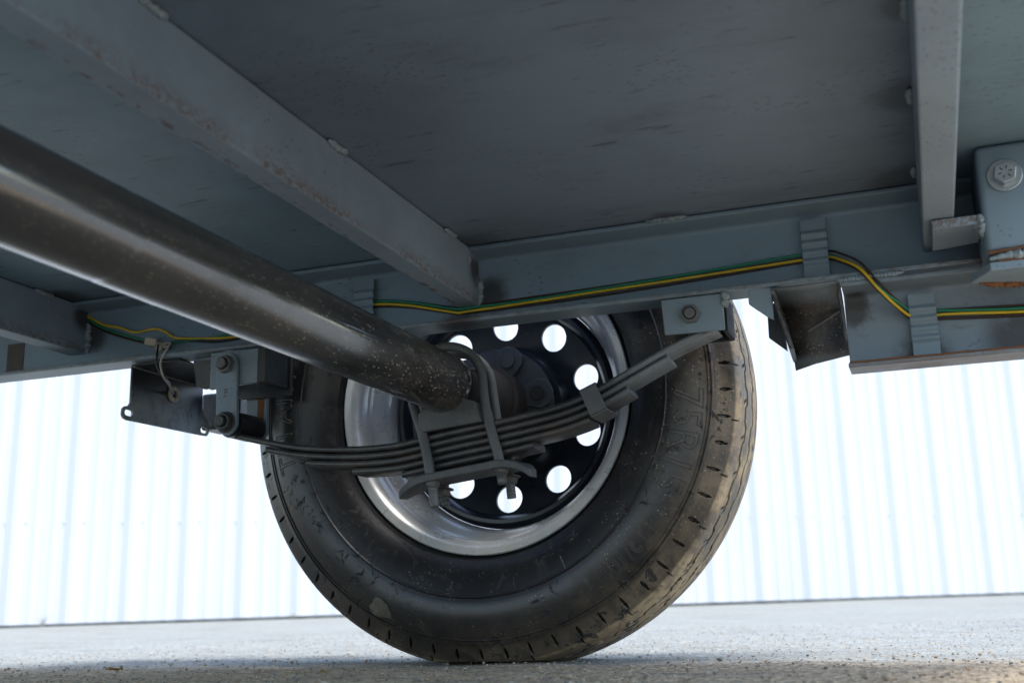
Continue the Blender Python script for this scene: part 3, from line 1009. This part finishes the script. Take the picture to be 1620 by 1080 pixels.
for i in range(NT_):
    a = 2 * math.pi * i / NT_
    ca, sa = math.cos(a), math.sin(a)
    # angular patterns
    zig = (abs(((a / (2 * math.pi) * 48) % 1.0) - 0.5) * 4 - 1)
    zig = max(-1, min(1, zig * 4.0)) * 0.0030
    s64 = (a / (2 * math.pi) * 62) % 1.0
    s31 = (a / (2 * math.pi) * 31 + 0.3) % 1.0
    s48 = (a / (2 * math.pi) * 48 + 0.12) % 1.0
    for j, (y, r) in enumerate(full):
        yy = y if y <= 0.076 else 0.152 - y
        d = 0.0
        if r > 0.345 and 0.016 < y < 0.136:
            for q, g in enumerate(GROOVES):
                wv = 0.0030
                e = abs(y - g - zig * (1 if q % 2 else -1))
                if e < wv:
                    d = max(d, 0.0075 * min(1.0, (wv - e) / (wv * 0.35)))
            # short sipes cut into the outer ribs
            if (0.0190 < yy < 0.0290) and abs(s48 - 0.5 - (yy - 0.024) * 9.0) * 0.0467 < 0.0018:
                d = max(d, 0.004)
        if 0.3262 < r < 0.3435 and yy < 0.0:
            u = (r - 0.3342) / 0.0074
            wv = 0.0019 * max(0.0, 1 - u * u)
            e = abs(s64 - 0.5) * 0.0339
            if e < wv:
                d = max(d, 0.0045)
        if 0.3440 < r < 0.3500 and yy < 0.008:
            if abs(s31 - 0.5) * 0.069 < 0.0010:
                d = max(d, 0.0028)
        nrm_in = 1.0
        rr, y2 = r, y
        if d:
            if r > 0.3440:
                rr = r - d
            else:
                rr = r - d * 0.55
                y2 = y + (d * 0.83 if y < 0.076 else -d * 0.83)
        # mould ribs across the sidewall at a few angles
        if yy < -0.015 and (0.268 < r < 0.310):
            y2 += (0.00022 if y < 0.076 else -0.00022) * math.sin(r * 2 * math.pi / 0.0052)
        x_, z_ = rr * ca, rr * sa
        # flat spot on the pavement
        wz = HZ + z_
        if wz < 0.0015:
            sq_ = 0.0015 - wz
            wz = 0.0015
        bl = max(0.0, (0.10 - (HZ + z_)) / 0.10)
        if bl > 0 and 0.22 < r < 0.345:
            y2 += (-0.006 if y < 0.076 else 0.006) * bl * math.sin((r - 0.22) / 0.125 * math.pi)
        V.append((x_, y2, wz))
        CUT.append(min(1.0, d / 0.0028))
for i in range(NT_):
    for j in range(mm - 1):
        a, b = i * mm + j, i * mm + j + 1
        c, d = ((i + 1) % NT_) * mm + j + 1, ((i + 1) % NT_) * mm + j
        F.append((a, b, c, d))
tyre = mesh('tyre', V, F, M_rubber, wheel, smooth=True, ang=32)
tyre.data.attributes.new('cut', 'FLOAT', 'POINT').data.foreach_set('value', CUT)

# mud pat stuck on the sidewall, lower left
def side_y(r):
    for (y0, r0), (y1, r1) in zip(prof, prof[1:]):
        if r0 <= r <= r1:
            return y0 + (y1 - y0) * (r - r0) / max(1e-6, r1 - r0)
    return -0.03


V, F = [], []
g = 14
for i in range(g + 1):
    for k in range(24):
        an = k / 24 * 2 * math.pi
        q = i / g * (0.0145 + 0.002 * math.sin(an * 3 + 1) + 0.001 * math.sin(an * 5))
        rr = 0.3055 + q * math.sin(an) * 0.85
        th = R(-116.5) + q * math.cos(an) * 1.15 / 0.305
        hgt = 0.0016 * (1 - (i / g) ** 4) * (0.8 + 0.5 * noise.noise(Vector((q * 400 * math.cos(an), q * 400 * math.sin(an), 0)))) - 0.0003
        V.append((rr * math.cos(th), side_y(rr) - 0.003 - hgt, HZ + rr * math.sin(th)))
for i in range(g):
    for k in range(24):
        F.append((i * 24 + k, i * 24 + (k + 1) % 24, (i + 1) * 24 + (k + 1) % 24, (i + 1) * 24 + k))
mesh('mud_pat', V, F, mat_iron('dried_mud', (0.05, 0.043, 0.031), (0.12, 0.105, 0.075), 0.9, 0.9, 1.0), wheel, smooth=True, ang=80)

# raised outline lettering moulded on the sidewall
def sidewall_text(s, a_mid, rc, size, bevel, spacing=1.0, star=False):
    cu = bpy.data.curves.new('tyre_lettering', 'FONT')
    cu.body = s
    cu.size = size
    cu.align_x = 'CENTER'
    cu.fill_mode = 'NONE'
    cu.bevel_depth = bevel
    cu.bevel_resolution = 1
    cu.resolution_u = 4
    cu.space_character = spacing
    ob = bpy.data.objects.new('tmp', cu)
    C.objects.link(ob)
    dg = bpy.context.evaluated_depsgraph_get()
    me = bpy.data.meshes.new_from_object(ob.evaluated_get(dg))
    bpy.data.objects.remove(ob)
    return wrap(me, a_mid, rc, size)


def wrap(me, a_mid, rc, size):
    me.name = 'tyre_lettering'
    bm = bmesh.new()                       # split long straight strokes so that they follow the bulge
    bm.from_mesh(me)
    for q in range(4):
        ed = [e for e in bm.edges if e.calc_length() > 0.0035]
        if not ed:
            break
        bmesh.ops.subdivide_edges(bm, edges=ed, cuts=1)
    bm.to_mesh(me)
    bm.free()
    for v in me.vertices:
        x, y, z = v.co
        r = rc + (y - size * 0.35)
        th = a_mid - x / rc
        v.co = (r * math.cos(th), side_y(r) - 0.0002 - z, HZ + r * math.sin(th))
    me.materials.clear()
    me.materials.append(M_letter)
    o = bpy.data.objects.new('tyre_lettering', me)
    C.objects.link(o)
    o.parent = wheel
    return o


sidewall_text('75R15', R(-15.8), 0.2925, 0.052, 0.0007, 1.0)
sidewall_text('112/108M', R(-48.5), 0.2955, 0.028, 0.0006, 1.0)
sidewall_text('TN AITIO', R(-180.5), 0.2905, 0.042, 0.0007, 1.0)
# five-point star
pts = []
for k in range(10):
    rr = 0.0125 if k % 2 == 0 else 0.0050
    an = math.pi / 2 + k * math.pi / 5
    pts.append((rr * math.cos(an), rr * math.sin(an) + 0.011, 0))
pts.append(pts[0])
SV, SF = sweepg(pts, 0.0006, 6)
me = bpy.data.meshes.new('star')
me.from_pydata([tuple(v) for v in SV], [], SF)
wrap(me, R(-153), 0.2885, 0.032)
# radial mould marks
for an in (-38, -62, -78, -98, -124):
    r0, r1 = 0.243, 0.2615
    th = R(an)
    path = [(r * math.cos(th), side_y(r), HZ + r * math.sin(th)) for r in [r0 + (r1 - r0) * k / 6 for k in range(7)]]
    sweep('mould_rib', path, 0.0006, M_rubber, wheel, 6)

# rim
rim_prof = [(-0.0005, 0.2050), (-0.0015, 0.2070), (0.0, 0.2085), (0.0035, 0.2085), (0.006, 0.2065), (0.0055, 0.2040), (0.0035, 0.2020)]
rim_in = [(-0.0005, 0.2050), (0.0005, 0.2000), (0.0035, 0.1960), (0.007, 0.1930), (0.0105, 0.1905), (0.0135, 0.1890), (0.018, 0.1880), (0.028, 0.1872),
          (0.031, 0.1868), (0.0335, 0.1852), (0.0365, 0.1852), (0.040, 0.1858), (0.044, 0.1840), (0.052, 0.1790), (0.060, 0.1745), (0.070, 0.1715), (0.078, 0.1700),
          (0.086, 0.1695), (0.096, 0.1690), (0.112, 0.1690), (0.120, 0.1760), (0.128, 0.184), (0.146, 0.188), (0.150, 0.20), (0.153, 0.2085), (0.157, 0.2085), (0.155, 0.200)]
rim_out = [(0.150, 0.1905), (0.128, 0.1865), (0.118, 0.178), (0.110, 0.1715), (0.086, 0.1715), (0.070, 0.1740), (0.054, 0.181), (0.044, 0.1865), (0.028, 0.1895), (0.016, 0.1910), (0.008, 0.1960), (0.004, 0.2010)]
full_rim = list(reversed(rim_prof[1:])) + rim_in + rim_out
rim = lathe('rim', full_rim, 0, HZ, M_rim, wheel, 128, True, 35)

# wheel disc with ten vent holes
def wheel_disc():
    prof_o = [(0.100, 0.1685), (0.088, 0.1655), (0.0835, 0.1610), (0.0835, 0.1560), (0.090, 0.1515), (0.1000, 0.1485)]
    bm = bmesh.new()
    # flat ring with holes between R .1485 and R .086
    n = 120
    def ring(r, y):
        return [bm.verts.new((r * math.cos(2 * math.pi * i / n), y, r * math.sin(2 * math.pi * i / n))) for i in range(n)]
    def loop(vs_):
        return [bm.edges.new((vs_[i], vs_[(i + 1) % len(vs_)])) for i in range(len(vs_))]
    outer = ring(0.1485, 0.1000)
    inner = ring(0.0960, 0.1130)
    ed = loop(outer) + loop(inner)
    holes = []
    for k in range(10):
        a = R(18.0 + 36.3 * k if k < 5 else 18.0 + 36 * k)
        a = R(18.0 + 36 * k)
        hc = 0.1258
        hv = []
        for q in range(28):
            t = 2 * math.pi * q / 28
            rx = hc + 0.0196 * math.cos(t)
            tx = 0.0196 * math.sin(t)
            rr = math.hypot(rx, tx)
            yv_ = 0.1000 + (0.1485 - rr) / 0.0525 * 0.0130
            hv.append(bm.verts.new((rx * math.cos(a) - tx * math.sin(a), yv_, rx * math.sin(a) + tx * math.cos(a))))
        holes.append(hv)
        ed += loop(hv)
    bmesh.ops.triangle_fill(bm, use_beauty=True, use_dissolve=False, edges=ed, normal=(0, 1, 0))
    # rings outward and inward
    prev = outer
    for (y, r) in [(0.0900, 0.1515), (0.0835, 0.1560), (0.0835, 0.1610), (0.088, 0.1655), (0.100, 0.1685)]:
        nxt = ring(r, y)
        for i in range(n):
            bm.faces.new((prev[i], prev[(i + 1) % n], nxt[(i + 1) % n], nxt[i]))
        prev = nxt
    prev = inner
    for (y, r) in [(0.1090, 0.0915), (0.1010, 0.0885), (0.0960, 0.0860), (0.0955, 0.0600)]:
        nxt = ring(r, y)
        for i in range(n):
            bm.faces.new((prev[i], prev[(i + 1) % n], nxt[(i + 1) % n], nxt[i]))
        prev = nxt
    # lip bent out round every hole
    for hv in holes:
        c = Vector((0, 0, 0))
        for v in hv:
            c += v.co
        c /= len(hv)
        nv = []
        for v in hv:
            p = c + (v.co - c) * 0.985
            nv.append(bm.verts.new((p.x, p.y + 0.0045, p.z)))
        for i in range(len(hv)):
            bm.faces.new((hv[i], hv[(i + 1) % len(hv)], nv[(i + 1) % len(hv)], nv[i]))
    bmesh.ops.recalc_face_normals(bm, faces=bm.faces)
    for v in bm.verts:
        v.co.z += HZ
    me = bpy.data.meshes.new('wheel_disc')
    bm.to_mesh(me)
    bm.free()
    me.shade_smooth()
    me.set_sharp_from_angle(angle=R(38))
    me.materials.append(M_disc)
    o = bpy.data.objects.new('wheel_disc', me)
    C.objects.link(o)
    o.parent = wheel
    return o


disc = wheel_disc()
# tyre valve-side weight clip: tiny fleck on the rim lip
box('rim_chip', 0.0285, 0.0355, 0.0032, 0.0046, HZ - 0.2012, HZ - 0.1985, M_darkbolt, wheel, 0.0004)

# brake and hub
hub = empty('hub', T)
lathe('hub_drum', [(-0.03, 0.0), (-0.03, 0.036), (-0.012, 0.044), (0.010, 0.046), (0.012, 0.050), (0.050, 0.050), (0.054, 0.047), (0.060, 0.047), (0.060, 0.0)], 0, HZ, M_hub, hub, 64)
lathe('hub_flange', [(0.060, 0.040), (0.060, 0.0800), (0.063, 0.0830), (0.070, 0.0830), (0.0735, 0.0800), (0.0735, 0.040)], 0, HZ, M_hubgrey, hub, 96)
lathe('hub_cap', [(0.094, 0.059), (0.120, 0.057), (0.135, 0.048), (0.14, 0.0)], 0, HZ, M_hub, hub, 64)
for k in range(6):
    a = R(11 + 60 * k)
    cx, cz = 0.0655 * math.cos(a), HZ + 0.0655 * math.sin(a)
    # lobe pointing at the axle
    P = [(cx + 0.0215 * math.cos(a + t), cz + 0.0215 * math.sin(a + t)) for t in [(-0.5 + i / 12) * math.pi for i in range(13)]]
    P += [(0.046 * math.cos(a + R(16)), HZ + 0.046 * math.sin(a + R(16))), (0.046 * math.cos(a - R(16)), HZ + 0.046 * math.sin(a - R(16)))]
    lobe = prism('stud_pad', P, 0.0535, 0.0595, M_hubgrey, hub, 'Y', 0.0015)
    prism('stud_head', circ(cx, cz, 0.0108, 24), 0.0495, 0.0533, M_hubgrey if k != 0 else M_hub, hub, 'Y', 0.001)

# ------------------------------------------------------------------ leaf spring
TOP = catmull([(-0.316, 0, 0.3085), (-0.2989, 0, 0.3040), (-0.267, 0, 0.2955), (-0.2017, 0, 0.2815), (-0.1274, 0, 0.2748), (-0.0734, 0, 0.2750), (-0.0399, 0, 0.2790),
               (0.0, 0, 0.2850), (0.0558, 0, 0.2922), (0.10, 0, 0.2985), (0.1480, 0, 0.3065), (0.1873, 0, 0.3185), (0.2354, 0, 0.3405), (0.2826, 0, 0.3625), (0.3185, 0, 0.3768), (0.3480, 0, 0.3868)], 6)
TOP = [Vector((p.x, 0, p.z)) for p in TOP]
SY0, SY1 = -0.1225, -0.0775


def leafg(x0, x1, offs, t):
    pts = [p for p in TOP if x0 < p.x < x1]
    def at(x):
        for a, b in zip(TOP, TOP[1:]):
            if a.x <= x <= b.x:
                return a.lerp(b, (x - a.x) / (b.x - a.x))
        return TOP[0] if x < TOP[0].x else TOP[-1]
    pts = [at(x0)] + pts + [at(x1)]
    sec = []
    e = t * 0.42
    # rounded-edge section in (Y, depth)
    for (cy, s0) in ((SY0 + e, math.pi), (SY1 - e, 0)):
        pass
    sec = [(SY0 + e - e * math.sin(a), t / 2 - (t / 2) * math.cos(a)) for a in [i / 6 * math.pi for i in range(7)]]
    sec += [(SY1 - e + e * math.sin(a), t / 2 + (t / 2) * math.cos(a)) for a in [i / 6 * math.pi for i in range(7)]]
    V, F = [], []
    m_ = len(sec)
    for i, p in enumerate(pts):
        tg = (pts[min(i + 1, len(pts) - 1)] - pts[max(i - 1, 0)]).normalized()
        nn = Vector((tg.z, 0, -tg.x))
        for (y_, d_) in sec:
            q = p + nn * (offs + d_)
            V.append((q.x, y_, q.z))
    for i in range(len(pts) - 1):
        for k in range(m_):
            F.append((i * m_ + k, i * m_ + (k + 1) % m_, (i + 1) * m_ + (k + 1) % m_, (i + 1) * m_ + k))
    F.append(tuple(range(m_)))
    F.append(tuple(range(len(V) - m_, len(V))))
    return V, F


spring = empty('leaf_spring', T)
PT = 0.0094
eyeR = [(y_, r_) for y_, r_ in ((SY0, 0.0110), (SY0, 0.0185), (SY1, 0.0185), (SY1, 0.0110))]
g = leafg(-0.316, 0.3440, 0.0, 0.0084)
main = mesh('leaf', *join(g, latheg(eyeR, -0.3135, 0.3175, 32, True), latheg(eyeR, 0.3205, 0.3955, 32, True)), M_spring, spring, smooth=True, ang=40)
for k, (xa, xb) in enumerate(((-0.256, 0.2815), (-0.195, 0.2275), (-0.128, 0.1765), (-0.064, 0.1105))):
    mesh('leaf', *leafg(xa, xb, PT * (k + 1), 0.0084), M_spring, spring, smooth=True, ang=40)
# spring clip wrapped round the leaves
def along(x):
    for a, b in zip(TOP, TOP[1:]):
        if a.x <= x <= b.x:
            return a.lerp(b, (x - a.x) / (b.x - a.x)), (b - a).normalized()


p_, t_ = along(0.1890)
ang_ = math.atan2(t_.z, t_.x)
Mr = Matrix.Rotation(-ang_, 3, 'Y')
th = 0.0024
g = join(boxg(-0.0112, 0.0112, SY0 - 0.001 - th, SY0 - 0.001, -0.0295, 0.003),
         boxg(-0.0112, 0.0112, SY0 - 0.001 - th, SY1 + 0.001 + th, -0.0295 - th, -0.0298),
         boxg(-0.0112, 0.0112, SY1 + 0.001, SY1 + 0.001 + th, -0.0295, 0.003),
         boxg(-0.0112, 0.0112, SY0 - 0.001, SY1 + 0.001, 0.0032, 0.0032 + th))
mesh('spring_clip', [p_ + Mr @ Vector(v) for v in g[0]], g[1], M_ubolt, spring, bevel=0.0008)

# ------------------------------------------------------------------ U-bolts, clamp plate, nuts
def ubolt(y, yt, cx, L, Rr):
    """legs L and Rr as (x, z) from the crown down; the bolt leans from yt at the crown to y at the nuts"""
    def yy_(z):
        return yt + (y - yt) * min(1.0, max(0.0, (0.345 - z) / 0.11))
    arc = [(cx + 0.0485 * math.cos(a), yt, 0.3455 + 0.0485 * math.sin(a)) for a in [R(180 - 10 - i * 14.5) for i in range(12)]]
    L = [(x, yy_(z), z) for x, z in reversed(L)]
    Rr = [(x, yy_(z), z) for x, z in Rr]
    path = catmull(L + arc + Rr, 5)
    n = len(path)
    def rf(i, an, p):
        if p.z < 0.232:
            return 0.0059 + 0.00035 * math.sin(p.z / 0.0015 * 2 * math.pi)
        return 0.0062
    # finer steps on the threaded ends
    fine = []
    for a, b in zip(path, path[1:]):
        k = 10 if min(a.z, b.z) < 0.232 else 1
        fine += [a.lerp(b, q / k) for q in range(k)]
    fine.append(path[-1])
    return sweep('u_bolt', fine, 0.006, M_ubolt, T, 14, rf)


u1 = ubolt(-0.1330, -0.1130, -0.0005, [(-0.0465, 0.325), (-0.0300, 0.282), (-0.0175, 0.240), (-0.0095, 0.1905)], [(0.0530, 0.315), (0.0645, 0.275), (0.0740, 0.247), (0.0795, 0.2125)])
u2 = ubolt(-0.0690, -0.0690, -0.0050, [(-0.0535, 0.325), (-0.0415, 0.282), (-0.0295, 0.232), (-0.0225, 0.1975)], [(0.0485, 0.310), (0.0560, 0.272), (0.0630, 0.245), (0.0675, 0.2015)])

plate_c = Vector((0.030, -0.100, 0.2375))
rotp = Matrix.Rotation(R(-6.8), 3, 'Y') @ Matrix.Rotation(R(3.0), 3, 'X')
mid = [(-0.086, -0.0150), (-0.080, -0.0098), (-0.071, -0.0048), (-0.060, -0.0012), (-0.048, 0.0)] + [(-0.03 + 0.02 * i, 0.0) for i in range(4)] + [(0.042, 0.0), (0.056, -0.0012), (0.070, -0.0060), (0.079, -0.0115), (0.087, -0.0185)]
t_ = 0.0100
P = [(u, v) for u, v in mid] + [(u - 0.001, v - t_) for u, v in reversed(mid)]
def plate_back(u):
    q = min(1.0, max(0.0, (abs(u) - 0.048) / 0.038))
    return 0.030 - 0.052 * q * q
n_ = len(mid)
GV = []
for (u, v), (uo, vo) in zip(mid, [(u - 0.001, v - t_) for u, v in mid]):
    GV += [(u, -0.046, v), (u, plate_back(u), v), (uo, plate_back(u), vo), (uo, -0.046, vo)]
GF = [(0, 1, 2, 3), tuple(4 * (n_ - 1) + k for k in (3, 2, 1, 0))]
for i in range(n_ - 1):
    for k in range(4):
        GF.append((4 * i + k, 4 * i + (k + 1) % 4, 4 * i + 4 + (k + 1) % 4, 4 * i + 4 + k))
g = (GV, GF)
clampp = mesh('clamp_plate', [plate_c + rotp @ Vector(v) for v in g[0]], g[1], M_clamp, T, smooth=True, ang=40, bevel=0.0015)
nut0 = None
for (x, y, z, par) in ((-0.0140, -0.1325, 0.2235, u1), (0.0770, -0.1320, 0.2345, u1), (-0.0265, -0.0690, 0.2185, u2), (0.0650, -0.0690, 0.2295, u2)):
    if nut0 is None:
        V, F = prismg(hex_poly(0, 0, 0.0180, 0.2), -0.0040, 0.0045, 'Z')
        V2, F2 = prismg(circ(0, 0, 0.0130, 20), 0.0045, 0.0070, 'Z')
        nut0 = mesh('nut', *join((V, F), (V2, F2)), M_clamp, par, bevel=0.001)
        o = nut0
    else:
        o = nut0.copy()
        C.objects.link(o)
        o.parent = par
    o.location = (x, y, z - 0.0045)
    o.rotation_euler = (R(2), R(12), random.uniform(0, 1))

# ------------------------------------------------------------------ hangers, shackle and their bolts
def bolt_head(name, cx, cz, y, af, h, mat, parent, rot=0.1, washer=0.0, shank=0.0, shank_r=0.006):
    parts = []
    if washer:
        parts.append(prismg(circ(cx, cz, washer, 32), y - 0.0022, y, 'Y'))
        y -= 0.0022
    parts.append(prismg(hex_poly(cx, cz, af, rot), y - h, y, 'Y'))
    if shank:
        parts.append(prismg(circ(cx, cz, shank_r, 24), y - h - shank, y - h + 0.001, 'Y'))
    V, F = join(*parts)
    o = mesh(name, V, F, mat, parent, bevel=0.0010)
    if shank:
        mesh('thread_ring', *prismg(circ(cx, cz, shank_r * 1.22, 28), y - h - 0.0012, y - h + 0.0008, 'Y'), M_hub, parent)
    return o


fh = empty('front_hanger', T)
prism('hanger_plate', [(0.2845, 0.4172), (0.3575, 0.4172), (0.3575, 0.3742), (0.2870, 0.3748)], -0.1335, -0.1275, M_plate, fh, 'Y', 0.0012)
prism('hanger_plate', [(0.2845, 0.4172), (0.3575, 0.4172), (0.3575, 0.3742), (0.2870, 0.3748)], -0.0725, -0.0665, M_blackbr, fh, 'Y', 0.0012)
prism('hanger_web', [(0.3540, 0.4172), (0.3600, 0.4172), (0.3600, 0.3735), (0.3540, 0.3735)], -0.1270, -0.0730, M_hub, fh, 'Y', 0.001)
bolt_head('hanger_bolt', 0.3195, 0.3955, -0.1337, 0.0205, 0.0085, M_bolt, fh, 0.05, 0, 0.0022, 0.0064)
weld_bead('weld_bead', (0.3590, -0.1340, 0.4180), (0.3605, -0.1330, 0.4000), 0.0045, M_weld, fh, 31)

rh = empty('rear_hanger', T)
hp = [(-0.3430, 0.4165), (-0.2680, 0.4165), (-0.2680, 0.3690), (-0.2880, 0.3685), (-0.3430, 0.3655)]
prism('hanger_plate', hp, -0.1325, -0.1265, M_plate, rh, 'Y', 0.0012)
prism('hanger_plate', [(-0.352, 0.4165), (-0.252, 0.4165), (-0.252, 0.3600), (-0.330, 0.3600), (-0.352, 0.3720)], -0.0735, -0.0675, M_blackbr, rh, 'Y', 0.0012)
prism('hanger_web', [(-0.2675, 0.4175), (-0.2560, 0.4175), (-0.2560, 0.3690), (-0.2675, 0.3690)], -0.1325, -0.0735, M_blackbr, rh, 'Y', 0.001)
sh = empty('shackle', T)


def shackle_plate(y0, y1):
    w_ = 0.0166
    A, B = (-0.3120, 0.3960), (-0.3095, 0.3170)
    P = [(A[0] + w_ * math.cos(t), A[1] + w_ * math.sin(t)) for t in [i / 14 * math.pi for i in range(15)]]
    P += [(B[0] + w_ * math.cos(t), B[1] + w_ * math.sin(t)) for t in [math.pi + i / 14 * math.pi for i in range(15)]]
    return prism('shackle_plate', P, y0, y1, M_plate, sh, 'Y', 0.0012)


shp = shackle_plate(-0.1400, -0.1340)
sp2 = shackle_plate(-0.0660, -0.0600)
box('rust_patch', -0.3090, -0.2985, -0.0664, -0.0655, 0.330, 0.372, M_rust, sp2, 0.0002)
bolt_head('shackle_bolt', -0.3118, 0.3958, -0.1402, 0.0220, 0.0095, M_bolt, sh, 0.25, 0, 0.0050, 0.0070)
bolt_head('shackle_bolt', -0.3095, 0.3170, -0.1402, 0.0225, 0.0090, M_darkbolt, sh, 0.45, 0.0145, 0.0050, 0.0068)
lathe('shackle_bush', [(-0.1275, 0.0), (-0.1275, 0.0180), (-0.0700, 0.0180), (-0.0700, 0.0)], -0.3105, 0.3172, M_blackbr, sh, 32)
# stamped marks on the shackle face
cu = bpy.data.curves.new('stamp', 'FONT'); cu.body = 'T3E'; cu.size = 0.0085; cu.align_x = 'CENTER'; cu.extrude = 0.0002
ob = bpy.data.objects.new('tmp', cu); C.objects.link(ob)
me = bpy.data.meshes.new_from_object(ob.evaluated_get(bpy.context.evaluated_depsgraph_get()))
bpy.data.objects.remove(ob)
for v in me.vertices:
    x, y, z = v.co
    v.co = (-0.3085 - y, -0.1402 - z * 0.5, 0.3570 + x)
me.materials.clear(); me.materials.append(M_darkbolt); me.name = 'stamp_mark'
o = bpy.data.objects.new('stamp_mark', me); C.objects.link(o); o.parent = shp

# ------------------------------------------------------------------ dark U-shaped hanger at the lower rail's end
eh = empty('end_hanger', T)
prism('gusset_plate', [(0.3870, 0.4165), (0.4140, 0.4165), (0.4140, 0.3790), (0.4085, 0.3820), (0.3870, 0.4005)], -0.1350, -0.1290, M_plate, eh, 'Y', 0.0008)
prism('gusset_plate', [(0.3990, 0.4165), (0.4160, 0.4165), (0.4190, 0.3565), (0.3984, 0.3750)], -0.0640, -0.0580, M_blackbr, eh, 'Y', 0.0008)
# curved inner sheet, from the front top edge back and down
CUR = [(-0.1365, 0.4130), (-0.1250, 0.4105), (-0.1120, 0.4065), (-0.1000, 0.4005), (-0.0900, 0.3930), (-0.0820, 0.3830), (-0.0770, 0.3720), (-0.0745, 0.3560), (-0.0735, 0.3300)]
V, F = [], []
for i, (y_, z_) in enumerate(CUR):
    q_ = i / (len(CUR) - 1)
    for (x_, dz) in ((0.4130 + 0.0145 * q_, 0.0), (0.4500, 0.006 * q_), (0.4892, 0.0125 * q_)):
        V.append((x_, y_, z_ + dz))
for i in range(len(CUR) - 1):
    for k in range(2):
        F.append((i * 3 + k, i * 3 + k + 1, i * 3 + k + 4, i * 3 + k + 3))
cs = mesh('curved_sheet', V, F, M_sandyblack, eh, smooth=True, ang=60)
sm = cs.modifiers.new('thick', 'SOLIDIFY'); sm.thickness = 0.003; sm.offset = 1
# slanting left cheek with a torch-cut front edge
V, F = [], []
for k, (dx, dy) in enumerate(((0, 0), (0.0048, 0))):
    V += [(0.4125 + dx, -0.1362, 0.4125), (0.4290 + dx, -0.1362, 0.3425), (0.4255 + dx, -0.0735, 0.3400), (0.4125 + dx, -0.0735, 0.4125)]
F = [(0, 1, 2, 3), (7, 6, 5, 4), (0, 4, 5, 1), (1, 5, 6, 2), (2, 6, 7, 3), (3, 7, 4, 0)]
mesh('cheek_plate', V, F, M_sandyblack, eh, bevel=0.0008)
weld_bead('weld_bead', (0.4150, -0.1365, 0.4080), (0.4312, -0.1365, 0.3430), 0.0022, M_darkbolt, eh, 61)
sweep('weld_wire', [(0.4460, -0.0800, 0.3740), (0.4650, -0.0830, 0.3830), (0.4845, -0.0860, 0.3930)], 0.0011, M_bolt, eh, 6)

# ------------------------------------------------------------------ corner bracket, right edge
cb = box('corner_bracket', 0.6385, 0.795, -0.2210, -0.0995, 0.4030, DZ + 0.0025, M_plate, T, 0)
b = cb.modifiers.new('bevel', 'BEVEL'); b.width = 0.0065; b.segments = 4; b.limit_method = 'ANGLE'
cb.data.shade_smooth()
bolt_head('hex_bolt', 0.6640, 0.4815, -0.2212, 0.0205, 0.0085, M_zinc, cb, 0.35, 0.0172)
# grade marks on the bolt head
V, F = [], []
for k in range(6):
    a = k * math.pi / 3 + 0.3
    gg = boxg(-0.0006, 0.0006, -0.2324, -0.2316, 0.0035, 0.0068)
    rot = Matrix.Rotation(a, 3, 'Y')
    V, F = join((V, F), ([Vector((0.6640, 0, 0.4815)) + rot @ Vector(v) for v in gg[0]], gg[1]))
mesh('grade_mark', V, F, M_darkbolt, cb)
sweep('rust_line', [(0.6405 + 0.012 * i, -0.2214, 0.4022 + 0.0022 * min(1, i / 3) + 0.0008 * noise.noise(Vector((i * 0.8, 0, 0)))) for i in range(13)], 0.0022, M_rust, cb, 8)
weld_bead('weld_bead', (0.6400, -0.2190, 0.3972), (0.795, -0.2190, 0.3985), 0.0056, M_weld, cb, 41, 60, 0.25)
sweep('rust_line', [(0.648 + 0.012 * i, -0.2222, 0.3925 + 0.0005 * noise.noise(Vector((i * 0.9, 4, 0)))) for i in range(12)], 0.0014, M_rust, cb, 8)
prism('base_plate', [(0.6400, -0.2225), (0.795, -0.2225), (0.795, -0.150), (0.6640, -0.150), (0.6230, -0.1790), (0.6230, -0.1850)], 0.3835, 0.3920, M_plate, cb, 'Z', 0.0010)
weld_bead('weld_bead', (0.630, -0.1780, 0.3835), (0.700, -0.1480, 0.3835), 0.0040, M_rust, cb, 44)
# plate under the cross beam, welded to the bracket
tp = prism('tie_plate', [(0.5900, -0.2180), (0.6365, -0.2180), (0.6365, -0.1500), (0.5900, -0.1380)], 0.4355, 0.4450, M_beam, T, 'Z', 0.0008)
weld_bead('weld_bead', (0.6372, -0.2200, 0.4450), (0.6372, -0.2130, 0.4230), 0.0040, M_weld, tp, 51)
weld_bead('weld_bead', (0.6330, -0.2160, 0.4360), (0.6372, -0.1700, 0.4350), 0.0036, M_weld, tp, 52)

# ------------------------------------------------------------------ mudguard over the wheel (unseen, added to shade the top of the tyre)
P = [(-0.56, 0.60), (-0.42, 0.765), (0.42, 0.765), (0.56, 0.60), (0.566, 0.604), (0.424, 0.7695), (-0.424, 0.7695), (-0.566, 0.604)]
prism('shade_mudguard', P, -0.086, 0.205, M_rail, T, 'Y', 0.001)
